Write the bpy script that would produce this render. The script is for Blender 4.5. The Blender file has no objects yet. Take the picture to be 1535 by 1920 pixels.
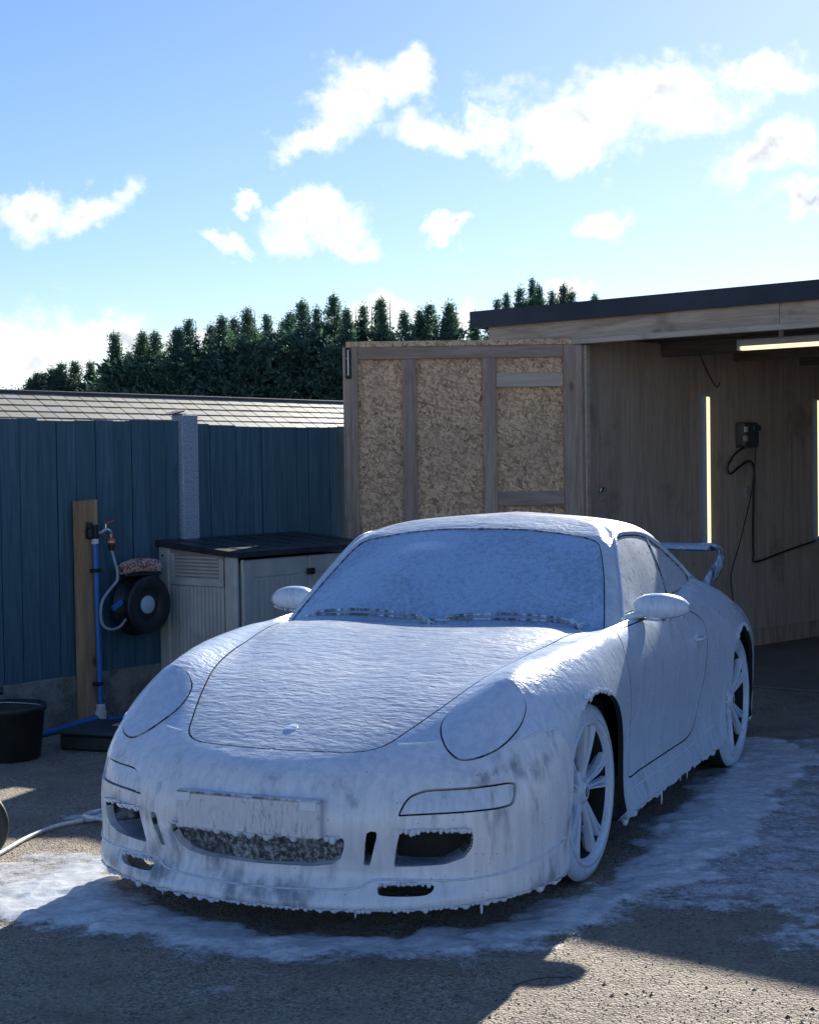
import bpy, bmesh, math, random
import numpy as np
from mathutils import Vector, Matrix, noise
from mathutils.geometry import delaunay_2d_cdt
random.seed(7); np.random.seed(7)
R = math.radians
scene = bpy.context.scene
C = scene.collection
# ------------------------------------------------------------------ camera
CAM_H = 1.519
cam_data = bpy.data.cameras.new('camera'); cam = bpy.data.objects.new('camera', cam_data); C.objects.link(cam)
cam_data.sensor_fit = 'VERTICAL'; cam_data.sensor_height = 36.0; cam_data.lens = 36.0 * 2933 / 1920
cam_data.clip_start = 0.05; cam_data.clip_end = 3000
cam.matrix_world = (Matrix.Translation((0, 0, CAM_H)) @ Matrix.Rotation(R(90 - 1.634), 4, 'X') @ Matrix.Rotation(R(-0.852), 4, 'Z'))
scene.camera = cam
# ------------------------------------------------------------------ sky and sun
SUN_EL, SUN_AZ = 25.5, 19.6          # azimuth clockwise from +Y (the camera looks along +Y)
world = bpy.data.worlds.new('World'); scene.world = world; world.use_nodes = True
def build_world():
    nt = world.node_tree; nt.nodes.clear(); N = nt.nodes; L = nt.links
    def nd(t, **k):
        n = N.new(t)
        for a, b in k.items(): setattr(n, a, b)
        return n
    def math_(op, a, b=None, clamp=False):
        n = nd('ShaderNodeMath', operation=op, use_clamp=clamp)
        for i, v in enumerate((a, b)):
            if v is None: continue
            if hasattr(v, 'is_linked'): L.new(v, n.inputs[i])
            else: n.inputs[i].default_value = v
        return n.outputs[0]
    sky = nd('ShaderNodeTexSky', sky_type='NISHITA', sun_disc=False)
    sky.sun_elevation = R(SUN_EL); sky.sun_rotation = R(SUN_AZ)
    sky.air_density = 1.0; sky.dust_density = SKY_DUST; sky.ozone_density = 4.0; sky.altitude = 20
    tc = nd('ShaderNodeTexCoord')
    sep = nd('ShaderNodeSeparateXYZ'); L.new(tc.outputs['Generated'], sep.inputs[0])
    az = math_('ARCTAN2', sep.outputs[0], sep.outputs[1])
    hz = math_('SQRT', math_('ADD', math_('MULTIPLY', sep.outputs[0], sep.outputs[0]), math_('MULTIPLY', sep.outputs[1], sep.outputs[1])))
    el = math_('ARCTAN2', sep.outputs[2], hz)
    P = nd('ShaderNodeCombineXYZ'); L.new(az, P.inputs[0]); L.new(el, P.inputs[1])
    # ragged edges: warp the sky position with fractal noise
    def noise_(scale, detail, rough, vec, dist=0.0):
        n = nd('ShaderNodeTexNoise'); n.inputs['Scale'].default_value = scale; n.inputs['Detail'].default_value = detail
        n.inputs['Roughness'].default_value = rough; n.inputs['Distortion'].default_value = dist
        L.new(vec, n.inputs['Vector']); return n
    w1 = noise_(22, 7, .6, P.outputs[0])
    vm = nd('ShaderNodeVectorMath', operation='SUBTRACT'); L.new(w1.outputs['Color'], vm.inputs[0]); vm.inputs[1].default_value = (.5, .5, .5)
    vs = nd('ShaderNodeVectorMath', operation='SCALE'); L.new(vm.outputs[0], vs.inputs[0]); vs.inputs['Scale'].default_value = .075
    va = nd('ShaderNodeVectorMath', operation='ADD'); L.new(P.outputs[0], va.inputs[0]); L.new(vs.outputs[0], va.inputs[1])
    field = None
    for (a, e, ra, re, rot) in CLOUDS:
        m = nd('ShaderNodeMapping', vector_type='TEXTURE'); L.new(va.outputs[0], m.inputs[0])
        m.inputs['Location'].default_value = (a, e, 0); m.inputs['Rotation'].default_value = (0, 0, rot); m.inputs['Scale'].default_value = (ra, re, 1)
        ln = nd('ShaderNodeVectorMath', operation='LENGTH'); L.new(m.outputs[0], ln.inputs[0])
        f = math_('SUBTRACT', 1.0, ln.outputs['Value'])
        field = f if field is None else math_('MAXIMUM', field, f)
    # the same broken cumulus goes on round the rest of the sky
    n2 = noise_(5.5, 6, .55, P.outputs[0])
    gen = math_('MULTIPLY', math_('SUBTRACT', n2.outputs['Fac'], .66), 5.0)
    out = math_('MAXIMUM', math_('GREATER_THAN', math_('ABSOLUTE', az), .36), math_('GREATER_THAN', el, .40))
    gen = math_('ADD', math_('MULTIPLY', gen, out), math_('MULTIPLY', math_('SUBTRACT', out, 1.0), 2.0))
    field = math_('MAXIMUM', field, gen)
    body = field
    n3 = noise_(38, 8, .62, P.outputs[0], .3)
    field = math_('ADD', field, math_('MULTIPLY', math_('SUBTRACT', n3.outputs['Fac'], .52), 1.7))
    ramp = nd('ShaderNodeMapRange', interpolation_type='SMOOTHSTEP', clamp=True); L.new(field, ramp.inputs[0])
    ramp.inputs[1].default_value = -.16; ramp.inputs[2].default_value = .80
    mask = ramp.outputs[0]
    # thick middles go a little grey, rims stay bright
    n4 = noise_(9, 5, .6, P.outputs[0])
    thick = nd('ShaderNodeMapRange', clamp=True); L.new(math_('ADD', body, math_('MULTIPLY', math_('SUBTRACT', n4.outputs['Fac'], .5), 1.6)), thick.inputs[0])
    thick.inputs[1].default_value = .62; thick.inputs[2].default_value = 1.15
    cc = nd('ShaderNodeMix', data_type='RGBA'); L.new(thick.outputs[0], cc.inputs[0])
    cc.inputs[6].default_value = CLOUD_BRIGHT; cc.inputs[7].default_value = CLOUD_GREY
    mx = nd('ShaderNodeMix', data_type='RGBA'); L.new(mask, mx.inputs[0])
    hs = nd('ShaderNodeHueSaturation'); hs.inputs['Saturation'].default_value = SKY_SAT; L.new(sky.outputs[0], hs.inputs['Color'])
    wb = nd('ShaderNodeMix', data_type='RGBA', blend_type='MULTIPLY'); wb.inputs[0].default_value = 1.0; L.new(hs.outputs[0], wb.inputs[6]); wb.inputs[7].default_value = (1.0, .925, 1.0, 1); L.new(wb.outputs[2], mx.inputs[6]); L.new(cc.outputs[2], mx.inputs[7])
    bg = nd('ShaderNodeBackground'); L.new(mx.outputs[2], bg.inputs[0]); bg.inputs[1].default_value = SKY_STRENGTH
    o = nd('ShaderNodeOutputWorld'); L.new(bg.outputs[0], o.inputs[0])
SKY_STRENGTH = .05; SKY_DUST = .16; SKY_SAT = 1.08
CLOUD_BRIGHT = (8.8, 8.95, 9.1, 1); CLOUD_GREY = (5.0, 5.2, 5.7, 1)
# azimuth, elevation, half-width, half-height (radians), turn: the clouds of this sky
CLOUDS = []
def cloud(px, py, rx, ry, rot=0):
    f = 2933.0; CLOUDS.append((math.atan((px - 767 + 0.0149 * (py - 960)) / f), math.atan((879 - py) / f), rx * .95 / f, ry * .95 / f, R(rot)))
for a in [(700, 190, 150, 75, 22), (770, 150, 80, 55, 0), (600, 245, 90, 42, 25), (1130, 225, 250, 92, 6), (880, 255, 190, 48, 0), (1090, 285, 130, 45, 0),
          (1250, 200, 200, 75, 0), (1460, 185, 150, 50, 6), (1460, 320, 120, 60, 18), (1510, 412, 90, 36, 0), (70, 395, 95, 50, 8), (200, 380, 85, 48, 20),
          (600, 415, 115, 55, 6), (620, 370, 70, 42, 0), (655, 450, 75, 32, 0), (440, 440, 62, 24, 6), (862, 430, 72, 20, 22), (1125, 420, 72, 34, 12), (478, 386, 34, 20, 0),
          (90, 660, 215, 110, 0), (230, 640, 130, 60, -10), (380, 640, 150, 45, 0), (700, 610, 150, 40, 0), (880, 600, 60, 30, 0), (1060, 560, 60, 25, 0)]: cloud(*a)
build_world()
sun_data = bpy.data.lights.new('sun', 'SUN'); sun = bpy.data.objects.new('sun', sun_data); C.objects.link(sun)
sun_data.energy = 3.4; sun_data.angle = R(.53); sun_data.color = (1.0, .94, .84)
_sd = Vector((math.sin(R(SUN_AZ)) * math.cos(R(SUN_EL)), math.cos(R(SUN_AZ)) * math.cos(R(SUN_EL)), math.sin(R(SUN_EL))))
sun.rotation_euler = _sd.to_track_quat('Z', 'Y').to_euler(); sun.location = (6, 18, 12)
vs_ = scene.view_settings; vs_.view_transform = 'Standard'; vs_.look = 'None'; vs_.exposure = 1.52; vs_.gamma = 1.0; vs_.use_curve_mapping = False
scene.render.engine = 'CYCLES'
scene.cycles.max_bounces = 6; scene.cycles.diffuse_bounces = 3; scene.cycles.glossy_bounces = 3; scene.cycles.transparent_max_bounces = 8
scene.cycles.use_denoising = True; scene.cycles.sample_clamp_indirect = 6

# ------------------------------------------------------------------ material helpers
class G_:
    """small wrapper for building a node tree"""
    def __init__(s, name):
        s.m = bpy.data.materials.new(name); s.m.use_nodes = True; s.nt = s.m.node_tree; s.nt.nodes.clear()
        s.out = s.n('ShaderNodeOutputMaterial'); s.b = s.n('ShaderNodeBsdfPrincipled'); s.nt.links.new(s.b.outputs[0], s.out.inputs[0])
        s.tc = s.n('ShaderNodeTexCoord'); s.obj = s.tc.outputs['Object']
    def n(s, t, **k):
        x = s.nt.nodes.new(t)
        for a, b in k.items(): setattr(x, a, b)
        return x
    def set(s, sock, v):
        if hasattr(v, 'is_linked'): s.nt.links.new(v, sock)
        else:
            if isinstance(v, (tuple, list)) and len(v) == 3 and sock.type == 'RGBA': v = (*v, 1)
            sock.default_value = v
    def map(s, vec=None, scale=(1, 1, 1), loc=(0, 0, 0), rot=(0, 0, 0)):
        m = s.n('ShaderNodeMapping'); s.set(m.inputs[0], vec or s.obj); m.inputs['Scale'].default_value = scale
        m.inputs['Location'].default_value = loc; m.inputs['Rotation'].default_value = rot; return m.outputs[0]
    def noise(s, scale, detail=4, rough=.55, vec=None, dist=0, col=False):
        x = s.n('ShaderNodeTexNoise'); s.set(x.inputs['Vector'], vec or s.obj); x.inputs['Scale'].default_value = scale
        x.inputs['Detail'].default_value = detail; x.inputs['Roughness'].default_value = rough; x.inputs['Distortion'].default_value = dist
        return x.outputs['Color' if col else 'Fac']
    def vor(s, scale, vec=None, feature='F1', out='Distance', rnd=1):
        x = s.n('ShaderNodeTexVoronoi', feature=feature); s.set(x.inputs['Vector'], vec or s.obj); x.inputs['Scale'].default_value = scale
        x.inputs['Randomness'].default_value = rnd; return x.outputs[out]
    def ma(s, op, a, b=0.0, c=None, clamp=False):
        x = s.n('ShaderNodeMath', operation=op, use_clamp=clamp); s.set(x.inputs[0], a); s.set(x.inputs[1], b)
        if c is not None: s.set(x.inputs[2], c)
        return x.outputs[0]
    def rng(s, v, a, b, lo=0, hi=1, smooth=True):
        x = s.n('ShaderNodeMapRange', clamp=True, interpolation_type='SMOOTHSTEP' if smooth else 'LINEAR'); s.set(x.inputs[0], v)
        for i, q in enumerate((a, b, lo, hi)): s.set(x.inputs[1 + i], q)
        return x.outputs[0]
    def mix(s, f, a, b, mode='MIX'):
        x = s.n('ShaderNodeMix', data_type='RGBA', blend_type=mode); s.set(x.inputs[0], f); s.set(x.inputs[6], a); s.set(x.inputs[7], b); return x.outputs[2]
    def bump(s, h, strength=.5, dist=.01, normal=None):
        x = s.n('ShaderNodeBump'); s.set(x.inputs['Height'], h); x.inputs['Strength'].default_value = strength; x.inputs['Distance'].default_value = dist
        if normal: s.set(x.inputs['Normal'], normal)
        return x.outputs[0]
    def fin(s, color, rough=.6, normal=None, metal=0, spec=None, coat=None):
        s.set(s.b.inputs['Base Color'], color); s.set(s.b.inputs['Roughness'], rough); s.set(s.b.inputs['Metallic'], metal)
        if normal: s.set(s.b.inputs['Normal'], normal)
        if spec is not None: s.b.inputs['Specular IOR Level'].default_value = spec
        if coat is not None: s.b.inputs['Coat Weight'].default_value = coat
        return s.m
M = {}
def plain(name, col, rough=.5, metal=0, var=.25, vscale=14, bump=.0, spec=None):
    g = G_(name); n = g.noise(vscale, 5, .6)
    dark = tuple(c * (1 - var) for c in col); lite = tuple(min(1, c * (1 + var)) for c in col)
    c = g.mix(g.rng(n, .3, .7), dark, lite)
    nm = g.bump(g.noise(vscale * 12, 3), bump, .002) if bump else None
    M[name] = g.fin(c, g.rng(n, .3, .7, max(.05, rough - .08), min(1, rough + .08)), nm, metal, spec)
    return M[name]
def foam_mat(name, under, cover, flow, rough=.25, ur=.16, bump=1.0, ripple=(26, 9, 26), white=(.84, .855, .87), patch=.45, fineamt=.3, specks=False):
    """wet white foam sliding over a painted or glazed surface; cover: how much of the surface it hides"""
    g = G_(name)
    geo = g.n('ShaderNodeNewGeometry'); sx = g.n('ShaderNodeSeparateXYZ'); g.set(sx.inputs[0], geo.outputs['True Normal'])
    up = g.rng(sx.outputs[2], .45, .85)
    streak = g.noise(1, 6, .62, g.map(scale=flow), .35); big = g.noise(3.1, 3, .5, dist=.6)
    fine = g.noise(1, 4, .6, g.map(scale=(flow[0] * 3.4, flow[1] * 3.4, flow[2] * 3.4)))
    t = g.ma('ADD', g.ma('MULTIPLY', g.ma('SUBTRACT', streak, .5), 1.0), g.ma('ADD', g.ma('MULTIPLY', g.ma('SUBTRACT', big, .5), patch), g.ma('MULTIPLY', g.ma('SUBTRACT', fine, .5), fineamt)))
    bare = g.rng(t, (cover - .5) * .55 - .06, (cover - .5) * .55 + .26)
    bare = g.ma('MULTIPLY', bare, g.rng(up, 0, 1, 1.0, .35))
    cov = g.ma('SUBTRACT', 1.0, bare)
    tone = g.rng(g.noise(1, 4, .6, g.map(scale=(flow[0] * 3.0, flow[1] * 3.0, flow[2] * .7)), .2), .32, .66)
    wt = g.mix(tone, tuple(q * w for q, w in zip(white, (.86, .89, .92))), tuple(min(.9, q * 1.05) for q in white))
    col = g.mix(g.rng(cov, 0, 1, .06, 1.0, False), under, wt)
    if specks:
        vx = g.n('ShaderNodeTexVoronoi'); g.set(vx.inputs['Vector'], g.obj); vx.inputs['Scale'].default_value = 60; sp = g.n('ShaderNodeSeparateColor'); g.set(sp.inputs[0], vx.outputs['Color'])
        dot = g.ma('MULTIPLY', g.rng(vx.outputs['Distance'], .10, .2, 1, 0), g.ma('GREATER_THAN', sp.outputs[0], .86)); col = g.mix(g.ma('MULTIPLY', dot, .8), col, under)
    rp = g.noise(1, 5, .55, g.map(scale=ripple), .5); rp2 = g.noise(1, 3, .5, g.map(scale=tuple(q * 3.2 for q in ripple)), .3)
    bub = g.noise(300, 2, .5); run = g.noise(1, 4, .55, g.map(scale=(flow[0] * 1.8, flow[1] * 1.8, flow[2] * 1.2)), .3)
    flat = g.ma('MULTIPLY', g.ma('ADD', rp, g.ma('MULTIPLY', rp2, .35)), g.rng(up, 0, 1, .25, 1)); h = g.ma('ADD', flat, g.ma('ADD', g.ma('MULTIPLY', g.ma('MULTIPLY', run, g.ma('SUBTRACT', 1.0, up)), .22), g.ma('ADD', g.ma('MULTIPLY', bub, .04), g.ma('MULTIPLY', cov, .10))))
    nrm = g.bump(h, .5 * bump, .014)
    M[name] = g.fin(col, g.ma('ADD', g.rng(cov, .2, .9, ur, rough), g.rng(big, .4, .6, 0, .12)), nrm, 0, .5, .35)
    g.b.inputs['Coat Roughness'].default_value = .14; g.set(g.b.inputs['Coat Normal'], nrm)
    return M[name]
def emission(name, col, strength):
    g = G_(name); g.set(g.b.inputs['Base Color'], (.9, .88, .8)); g.set(g.b.inputs['Emission Color'], col); g.b.inputs['Emission Strength'].default_value = strength
    M[name] = g.m
def build_materials():
    W1 = (.60, .695, .82)  # foam white with the blue of skylit shade put into the colour
    foam_mat('foam_paint', (.24, .29, .36), .80, (15, 15, 2.2), white=W1, patch=.8)
    foam_mat('foam_bonnet', (.22, .26, .31), .78, (14, 8, 14), white=(.57, .63, .71), patch=.9, bump=1.15)  # thinner grey foam, also darkened in colour against strong light from above
    foam_mat('foam_thin', (.20, .24, .29), .62, (20, 20, 2.8), bump=.8, white=W1)
    foam_mat('foam_glass', (.010, .016, .026), .44, (42, 42, 42), rough=.3, ur=.08, bump=.3, ripple=(80, 60, 80), white=(.38, .55, .78), patch=.5, fineamt=.6)
    foam_mat('foam_window', (.012, .018, .026), .66, (60, 60, 11), rough=.35, ur=.1, bump=.7, ripple=(60, 60, 20), white=(.58, .64, .70), patch=.3, fineamt=.6)
    foam_mat('foam_wheel', (.06, .07, .09), .86, (22, 22, 5), bump=.7, white=W1)
    foam_mat('foam_blade', (.03, .035, .045), .46, (24, 24, 12), bump=.6, white=(.42, .50, .60))
    foam_mat('foam_tyre', (.018, .018, .02), .86, (20, 20, 6), bump=.6, white=W1)
    foam_mat('foam_plate', (.05, .055, .065), .60, (95, 95, 26), bump=.5, white=(.62, .68, .75), patch=.3)
    foam_mat('wet_trim', (.020, .025, .035), .30, (24, 24, 4), ur=.10, bump=.4, white=W1)
    g = G_('foam_drip'); M['foam_drip'] = g.fin((.66, .76, .88), .3, None, 0, .5)
    plain('black', (.012, .012, .013), .6, var=.3)
    plain('grille', (.018, .018, .018), .75, var=.5, vscale=60)
    plain('liner', (.012, .012, .012), .9, var=.3)
    plain('brake', (.12, .12, .12), .4, .8, var=.3)
    # ---- ground
    g = G_('asphalt')
    big = g.noise(.55, 5, .6); mid = g.noise(5, 6, .65); fine = g.noise(70, 5, .75)
    def grains(sc):
        v = g.n('ShaderNodeTexVoronoi'); g.set(v.inputs['Vector'], g.obj); v.inputs['Scale'].default_value = sc; c = g.n('ShaderNodeSeparateColor'); g.set(c.inputs[0], v.outputs['Color']); return c.outputs[0], v.outputs['Distance']
    g1, d1 = grains(120); g2, d2 = grains(48)
    base = g.mix(g.rng(mid, .35, .68), (.20, .172, .135), (.37, .31, .235))
    base = g.mix(g.rng(big, .38, .62, 0, .55), base, (.38, .32, .245))
    speck = g.mix(g.rng(g1, .05, .95, 0, 1, False), (.075, .065, .054), (.62, .53, .43))
    smooth = g.rng(g.noise(2.1, 5, .6, dist=.5), .42, .60); col = g.mix(g.ma('MULTIPLY', g.rng(fine, .36, .60, .25, .80), g.rng(smooth, 0, 1, .45, 1)), base, speck)
    col = g.mix(g.rng(g.noise(9, 4, .7), .60, .72, 0, .55), col, (.13, .108, .082))
    stone = g.ma('MULTIPLY', g.ma('GREATER_THAN', g2, .80), g.rng(d2, .25, .42, 1, 0)); col = g.mix(g.ma('MULTIPLY', stone, .7), col, g.mix(g.rng(g2, .8, 1, 0, 1, False), (.07, .062, .055), (.50, .45, .38)))
    col = g.mix(g.rng(g.noise(1.3, 5, .7), .58, .70, 0, .6), col, (.125, .11, .09))
    bh = g.ma('ADD', g.ma('MULTIPLY', fine, .55), g.ma('ADD', g.ma('MULTIPLY', d1, -.8), g.ma('ADD', g.ma('MULTIPLY', mid, 1.1), g.ma('MULTIPLY', stone, .6))))
    wet = g.rng(g.noise(.8, 5, .6), .5, .62)
    M['asphalt'] = g.fin(col, g.rng(wet, 0, 1, .82, .5), g.bump(bh, .95, .014), 0, .4)
    g = G_('gravel'); r = g.n('ShaderNodeObjectInfo'); geo = g.n('ShaderNodeNewGeometry')
    c = g.mix(geo.outputs['Random Per Island'], (.06, .055, .05), (.30, .27, .23)); M['gravel'] = g.fin(c, .85)
    # foam lying on the ground: coverage comes with the mesh, bubbles break it up
    g = G_('ground_foam'); at = g.n('ShaderNodeAttribute', attribute_name='cover'); cv = at.outputs['Fac']
    n1 = g.noise(42, 5, .7, dist=.3); n2 = g.noise(170, 3, .7); n3 = g.noise(6, 4, .6)
    t = g.ma('ADD', g.ma('MULTIPLY', n1, .55), g.ma('ADD', g.ma('MULTIPLY', n2, .40), g.ma('MULTIPLY', n3, .25)))
    a = g.rng(g.ma('ADD', g.ma('SUBTRACT', t, .60), g.ma('MULTIPLY', g.ma('SUBTRACT', cv, .5), .85)), -.14, .20)
    a = g.ma('MULTIPLY', a, g.rng(cv, .02, .18)); st = g.noise(1, 5, .65, g.map(scale=(9, 34, 1), rot=(0, 0, .35)), .8); a = g.ma('MULTIPLY', a, g.ma('MULTIPLY', g.rng(cv, .3, 1.0, .72, .96), g.ma('MAXIMUM', g.rng(st, .30, .62, .74, 1.0), g.rng(cv, .45, .7, 1, 0))))
    M['ground_foam'] = g.fin(g.mix(g.rng(n1, .35, .65), (.62, .68, .75), (.82, .86, .90)), .26, g.bump(g.ma('ADD', n1, g.ma('MULTIPLY', n2, .5)), .5, .006), 0, .5)
    g.set(g.b.inputs['Alpha'], a)
    # ---- timber and boards
    def timber(name, c1, c2, axis=2, knots=True, rough=.8):
        g = G_(name); sc = [9, 9, 9]; sc[axis] = .7; oi = g.n('ShaderNodeObjectInfo')
        v = g.n('ShaderNodeVectorMath', operation='ADD'); g.set(v.inputs[0], g.obj); cmb = g.n('ShaderNodeCombineXYZ')
        for i in range(3): g.set(cmb.inputs[i], g.ma('MULTIPLY', oi.outputs['Random'], 37.0 + 11 * i))
        g.set(v.inputs[1], cmb.outputs[0]); v = v.outputs[0]
        grain = g.noise(1, 6, .65, g.map(v, [q * 4 for q in sc]), 1.6); band = g.noise(1, 4, .55, g.map(v, sc), 2.0)
        col = g.mix(g.rng(g.ma('ADD', g.ma('MULTIPLY', grain, .55), g.ma('MULTIPLY', band, .5)), .38, .66), c1, c2)
        col = g.mix(g.rng(g.noise(2.2, 4, .6, v), .54, .7, 0, .55), col, tuple(q * .45 for q in c1))
        if knots:
            k = g.vor(1, g.map(v, [4.5 if i != axis else 2.2 for i in range(3)]))
            col = g.mix(g.rng(k, .03, .12, .85, 0), col, tuple(q * .3 for q in c1))
        col = g.mix(g.ma('MULTIPLY', oi.outputs['Random'], .35), col, tuple(q * .7 for q in c1))
        M[name] = g.fin(col, rough, g.bump(g.ma('ADD', grain, band), .35, .004)); return M[name]
    timber('timber', (.33, .23, .17), (.56, .42, .32)); timber('timber_x', (.33, .23, .17), (.56, .42, .32), 0)
    timber('timber_pale', (.46, .37, .28), (.66, .56, .44), 0)
    timber('timber_post', (.27, .17, .095), (.44, .30, .18)); timber('beam', (.40, .30, .22), (.62, .49, .38), 0)
    timber('ply', (.42, .32, .255), (.62, .51, .42), 2, False, .65)
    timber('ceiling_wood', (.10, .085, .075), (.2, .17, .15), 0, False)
    g = G_('osb')
    def flake(rot, sc, off):
        v = g.map(g.map(rot=(0, rot, 0)), sc, off); v2 = g.n('ShaderNodeVectorMath', operation='ADD'); g.set(v2.inputs[0], v)
        w = g.n('ShaderNodeVectorMath', operation='SCALE'); g.set(w.inputs[0], g.noise(1.2, 2, .5, v, col=True)); w.inputs['Scale'].default_value = .12; g.set(v2.inputs[1], w.outputs[0])
        x = g.n('ShaderNodeTexVoronoi'); g.set(x.inputs['Vector'], v2.outputs[0]); x.inputs['Scale'].default_value = 1
        s = g.n('ShaderNodeSeparateColor'); g.set(s.inputs[0], x.outputs['Color']); return s.outputs[0], x.outputs['Distance']
    f = [flake(.3, (70, 20, 17), (0, 0, 0)), flake(1.25, (64, 20, 18), (3, 1, 7)), flake(-.4, (74, 20, 16), (9, 4, 2))]
    sel = g.noise(26, 2, .5); s1 = g.rng(sel, .44, .47); s2 = g.rng(sel, .54, .57)
    def pick(i): return g.ma('ADD', g.ma('MULTIPLY', f[0][i], g.ma('SUBTRACT', 1, s1)), g.ma('ADD', g.ma('MULTIPLY', f[1][i], g.ma('MULTIPLY', s1, g.ma('SUBTRACT', 1, s2))), g.ma('MULTIPLY', f[2][i], s2)))
    v, d = pick(0), pick(1)
    cr = g.n('ShaderNodeValToRGB'); g.set(cr.inputs[0], v); e = cr.color_ramp.elements
    e[0].color = (.30, .15, .08, 1); e[1].color = (.92, .64, .40, 1)
    for p, c in ((.09, (.50, .29, .16, 1)), (.22, (.78, .50, .30, 1)), (.75, (.88, .57, .35, 1))): x = e.new(p); x.color = c
    col = g.mix(g.rng(d, .46, .66, 0, .5), cr.outputs[0], (.20, .12, .07))
    col = g.mix(g.rng(g.noise(1.6, 4, .6), .45, .72, 0, .3), col, (.30, .23, .18))
    M['osb'] = g.fin(col, .78, g.bump(g.ma('ADD', v, g.ma('MULTIPLY', d, -.5)), .5, .006))
    g = G_('fence_paint'); oi = g.n('ShaderNodeObjectInfo'); v = g.map(scale=(30, 30, 1.6)); gr = g.noise(1, 6, .65, v, 1.2); bg = g.noise(2.4, 5, .6)
    col = g.mix(g.rng(gr, .35, .68), (.034, .090, .130), (.078, .165, .22)); col = g.mix(g.ma('MULTIPLY', oi.outputs['Random'], .6), col, (.042, .098, .135))
    col = g.mix(g.rng(g.ma('MULTIPLY', g.noise(1, 6, .7, g.map(scale=(55, 55, 5))), g.rng(bg, .5, .7)), .58, .66, 0, .7), col, (.16, .20, .23))
    col = g.mix(g.rng(bg, .55, .75, 0, .5), col, (.035, .085, .10))
    M['fence_paint'] = g.fin(col, .72, g.bump(gr, .4, .004))
    g = G_('concrete'); n = g.noise(7, 6, .65); n2 = g.noise(90, 4, .7)
    col = g.mix(g.rng(n, .35, .65), (.10, .12, .10), (.26, .26, .23)); col = g.mix(g.rng(n2, .4, .7, 0, .5), col, (.34, .33, .30)); M['concrete'] = g.fin(col, .9, g.bump(g.ma('ADD', n, n2), .5, .006))
    g = G_('concrete_post'); n = g.noise(110, 4, .7); col = g.mix(g.rng(n, .40, .62), (.20, .26, .33), (.42, .50, .58)); M['concrete_post'] = g.fin(col, .85, g.bump(n, .6, .006))
    # ---- roofing, plastics, metal
    g = G_('felt'); n = g.noise(60, 4, .7); n2 = g.noise(2.5, 4); M['felt'] = g.fin(g.mix(g.rng(n2, .3, .7), (.022, .030, .046), (.040, .050, .072)), .7, g.bump(n, .5, .004))
    g = G_('tile'); oi = g.n('ShaderNodeObjectInfo'); n = g.noise(9, 5, .65); n2 = g.noise(1.2, 3)
    cr = g.n('ShaderNodeValToRGB'); g.set(cr.inputs[0], oi.outputs['Random']); e = cr.color_ramp.elements; e[0].color = (.20, .19, .155, 1); e[1].color = (.27, .29, .32, 1)
    for p, c in ((.35, (.31, .30, .24, 1)), (.6, (.27, .275, .22, 1)), (.82, (.35, .32, .26, 1))): x = e.new(p); x.color = c
    col = g.mix(g.rng(n, .4, .75, 0, .5), cr.outputs[0], (.18, .16, .13)); M['tile'] = g.fin(col, .62, g.bump(n, .3, .004))
    plain('resin', (.50, .49, .45), .55, var=.12, vscale=5, bump=.12); plain('resin_dark', (.30, .27, .24), .6, var=.15, vscale=6)
    plain('resin_lid', (.028, .036, .045), .42, var=.3, vscale=6); plain('pipe_blue', (.02, .14, .42), .42, var=.15)
    plain('hose_grey', (.30, .36, .40), .45, var=.2); plain('reel', (.014, .018, .022), .45, var=.3); plain('disc_pale', (.42, .50, .58), .5, var=.1)
    plain('bucket', (.018, .022, .022), .5, var=.3); plain('steel', (.45, .46, .48), .3, .9, var=.2); plain('chrome', (.7, .71, .73), .15, 1, var=.1); plain('orange', (.62, .10, .03), .5, var=.1)
    plain('conn_white', (.6, .6, .58), .5); plain('cable', (.010, .010, .012), .5); plain('tube_body', (.40, .43, .48), .4, .2, var=.1); plain('charger', (.06, .065, .07), .5)
    plain('wall_grey', (.30, .29, .27), .6); plain('hose_dark', (.02, .02, .022), .45); plain('twig', (.05, .035, .025), .9); plain('display', (.03, .05, .06), .2)
    g = G_('mitt'); v = g.vor(90, out='Color'); s = g.n('ShaderNodeSeparateColor'); g.set(s.inputs[0], v)
    M['mitt'] = g.fin(g.mix(g.rng(s.outputs[0], .35, .5), (.38, .13, .10), (.62, .52, .46)), .95)
    emission('led', (1.0, .84, .50), .42)
    g = G_('leaf'); geo = g.n('ShaderNodeNewGeometry'); oi = g.n('ShaderNodeObjectInfo')
    col = g.mix(geo.outputs['Random Per Island'], (.035, .105, .115), (.085, .19, .16)); col = g.mix(g.ma('MULTIPLY', oi.outputs['Random'], .5), col, (.06, .12, .09))  # teal shift puts a hazy blue veil into the foliage colour
    g.fin(col, .7); tr = g.n('ShaderNodeBsdfTranslucent'); g.set(tr.inputs[0], g.mix(.5, col, (.12, .20, .06))); ms = g.n('ShaderNodeMixShader'); ms.inputs[0].default_value = .4
    g.nt.links.new(g.b.outputs[0], ms.inputs[1]); g.nt.links.new(tr.outputs[0], ms.inputs[2]); g.nt.links.new(ms.outputs[0], g.out.inputs[0]); M['leaf'] = g.m
    plain('bark', (.06, .045, .035), .9)
    g = G_('water'); n = g.noise(30, 4, .6); M['water'] = g.fin((.03, .032, .03), .06, g.bump(n, .12, .004), 0, .5)
build_materials()

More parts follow.
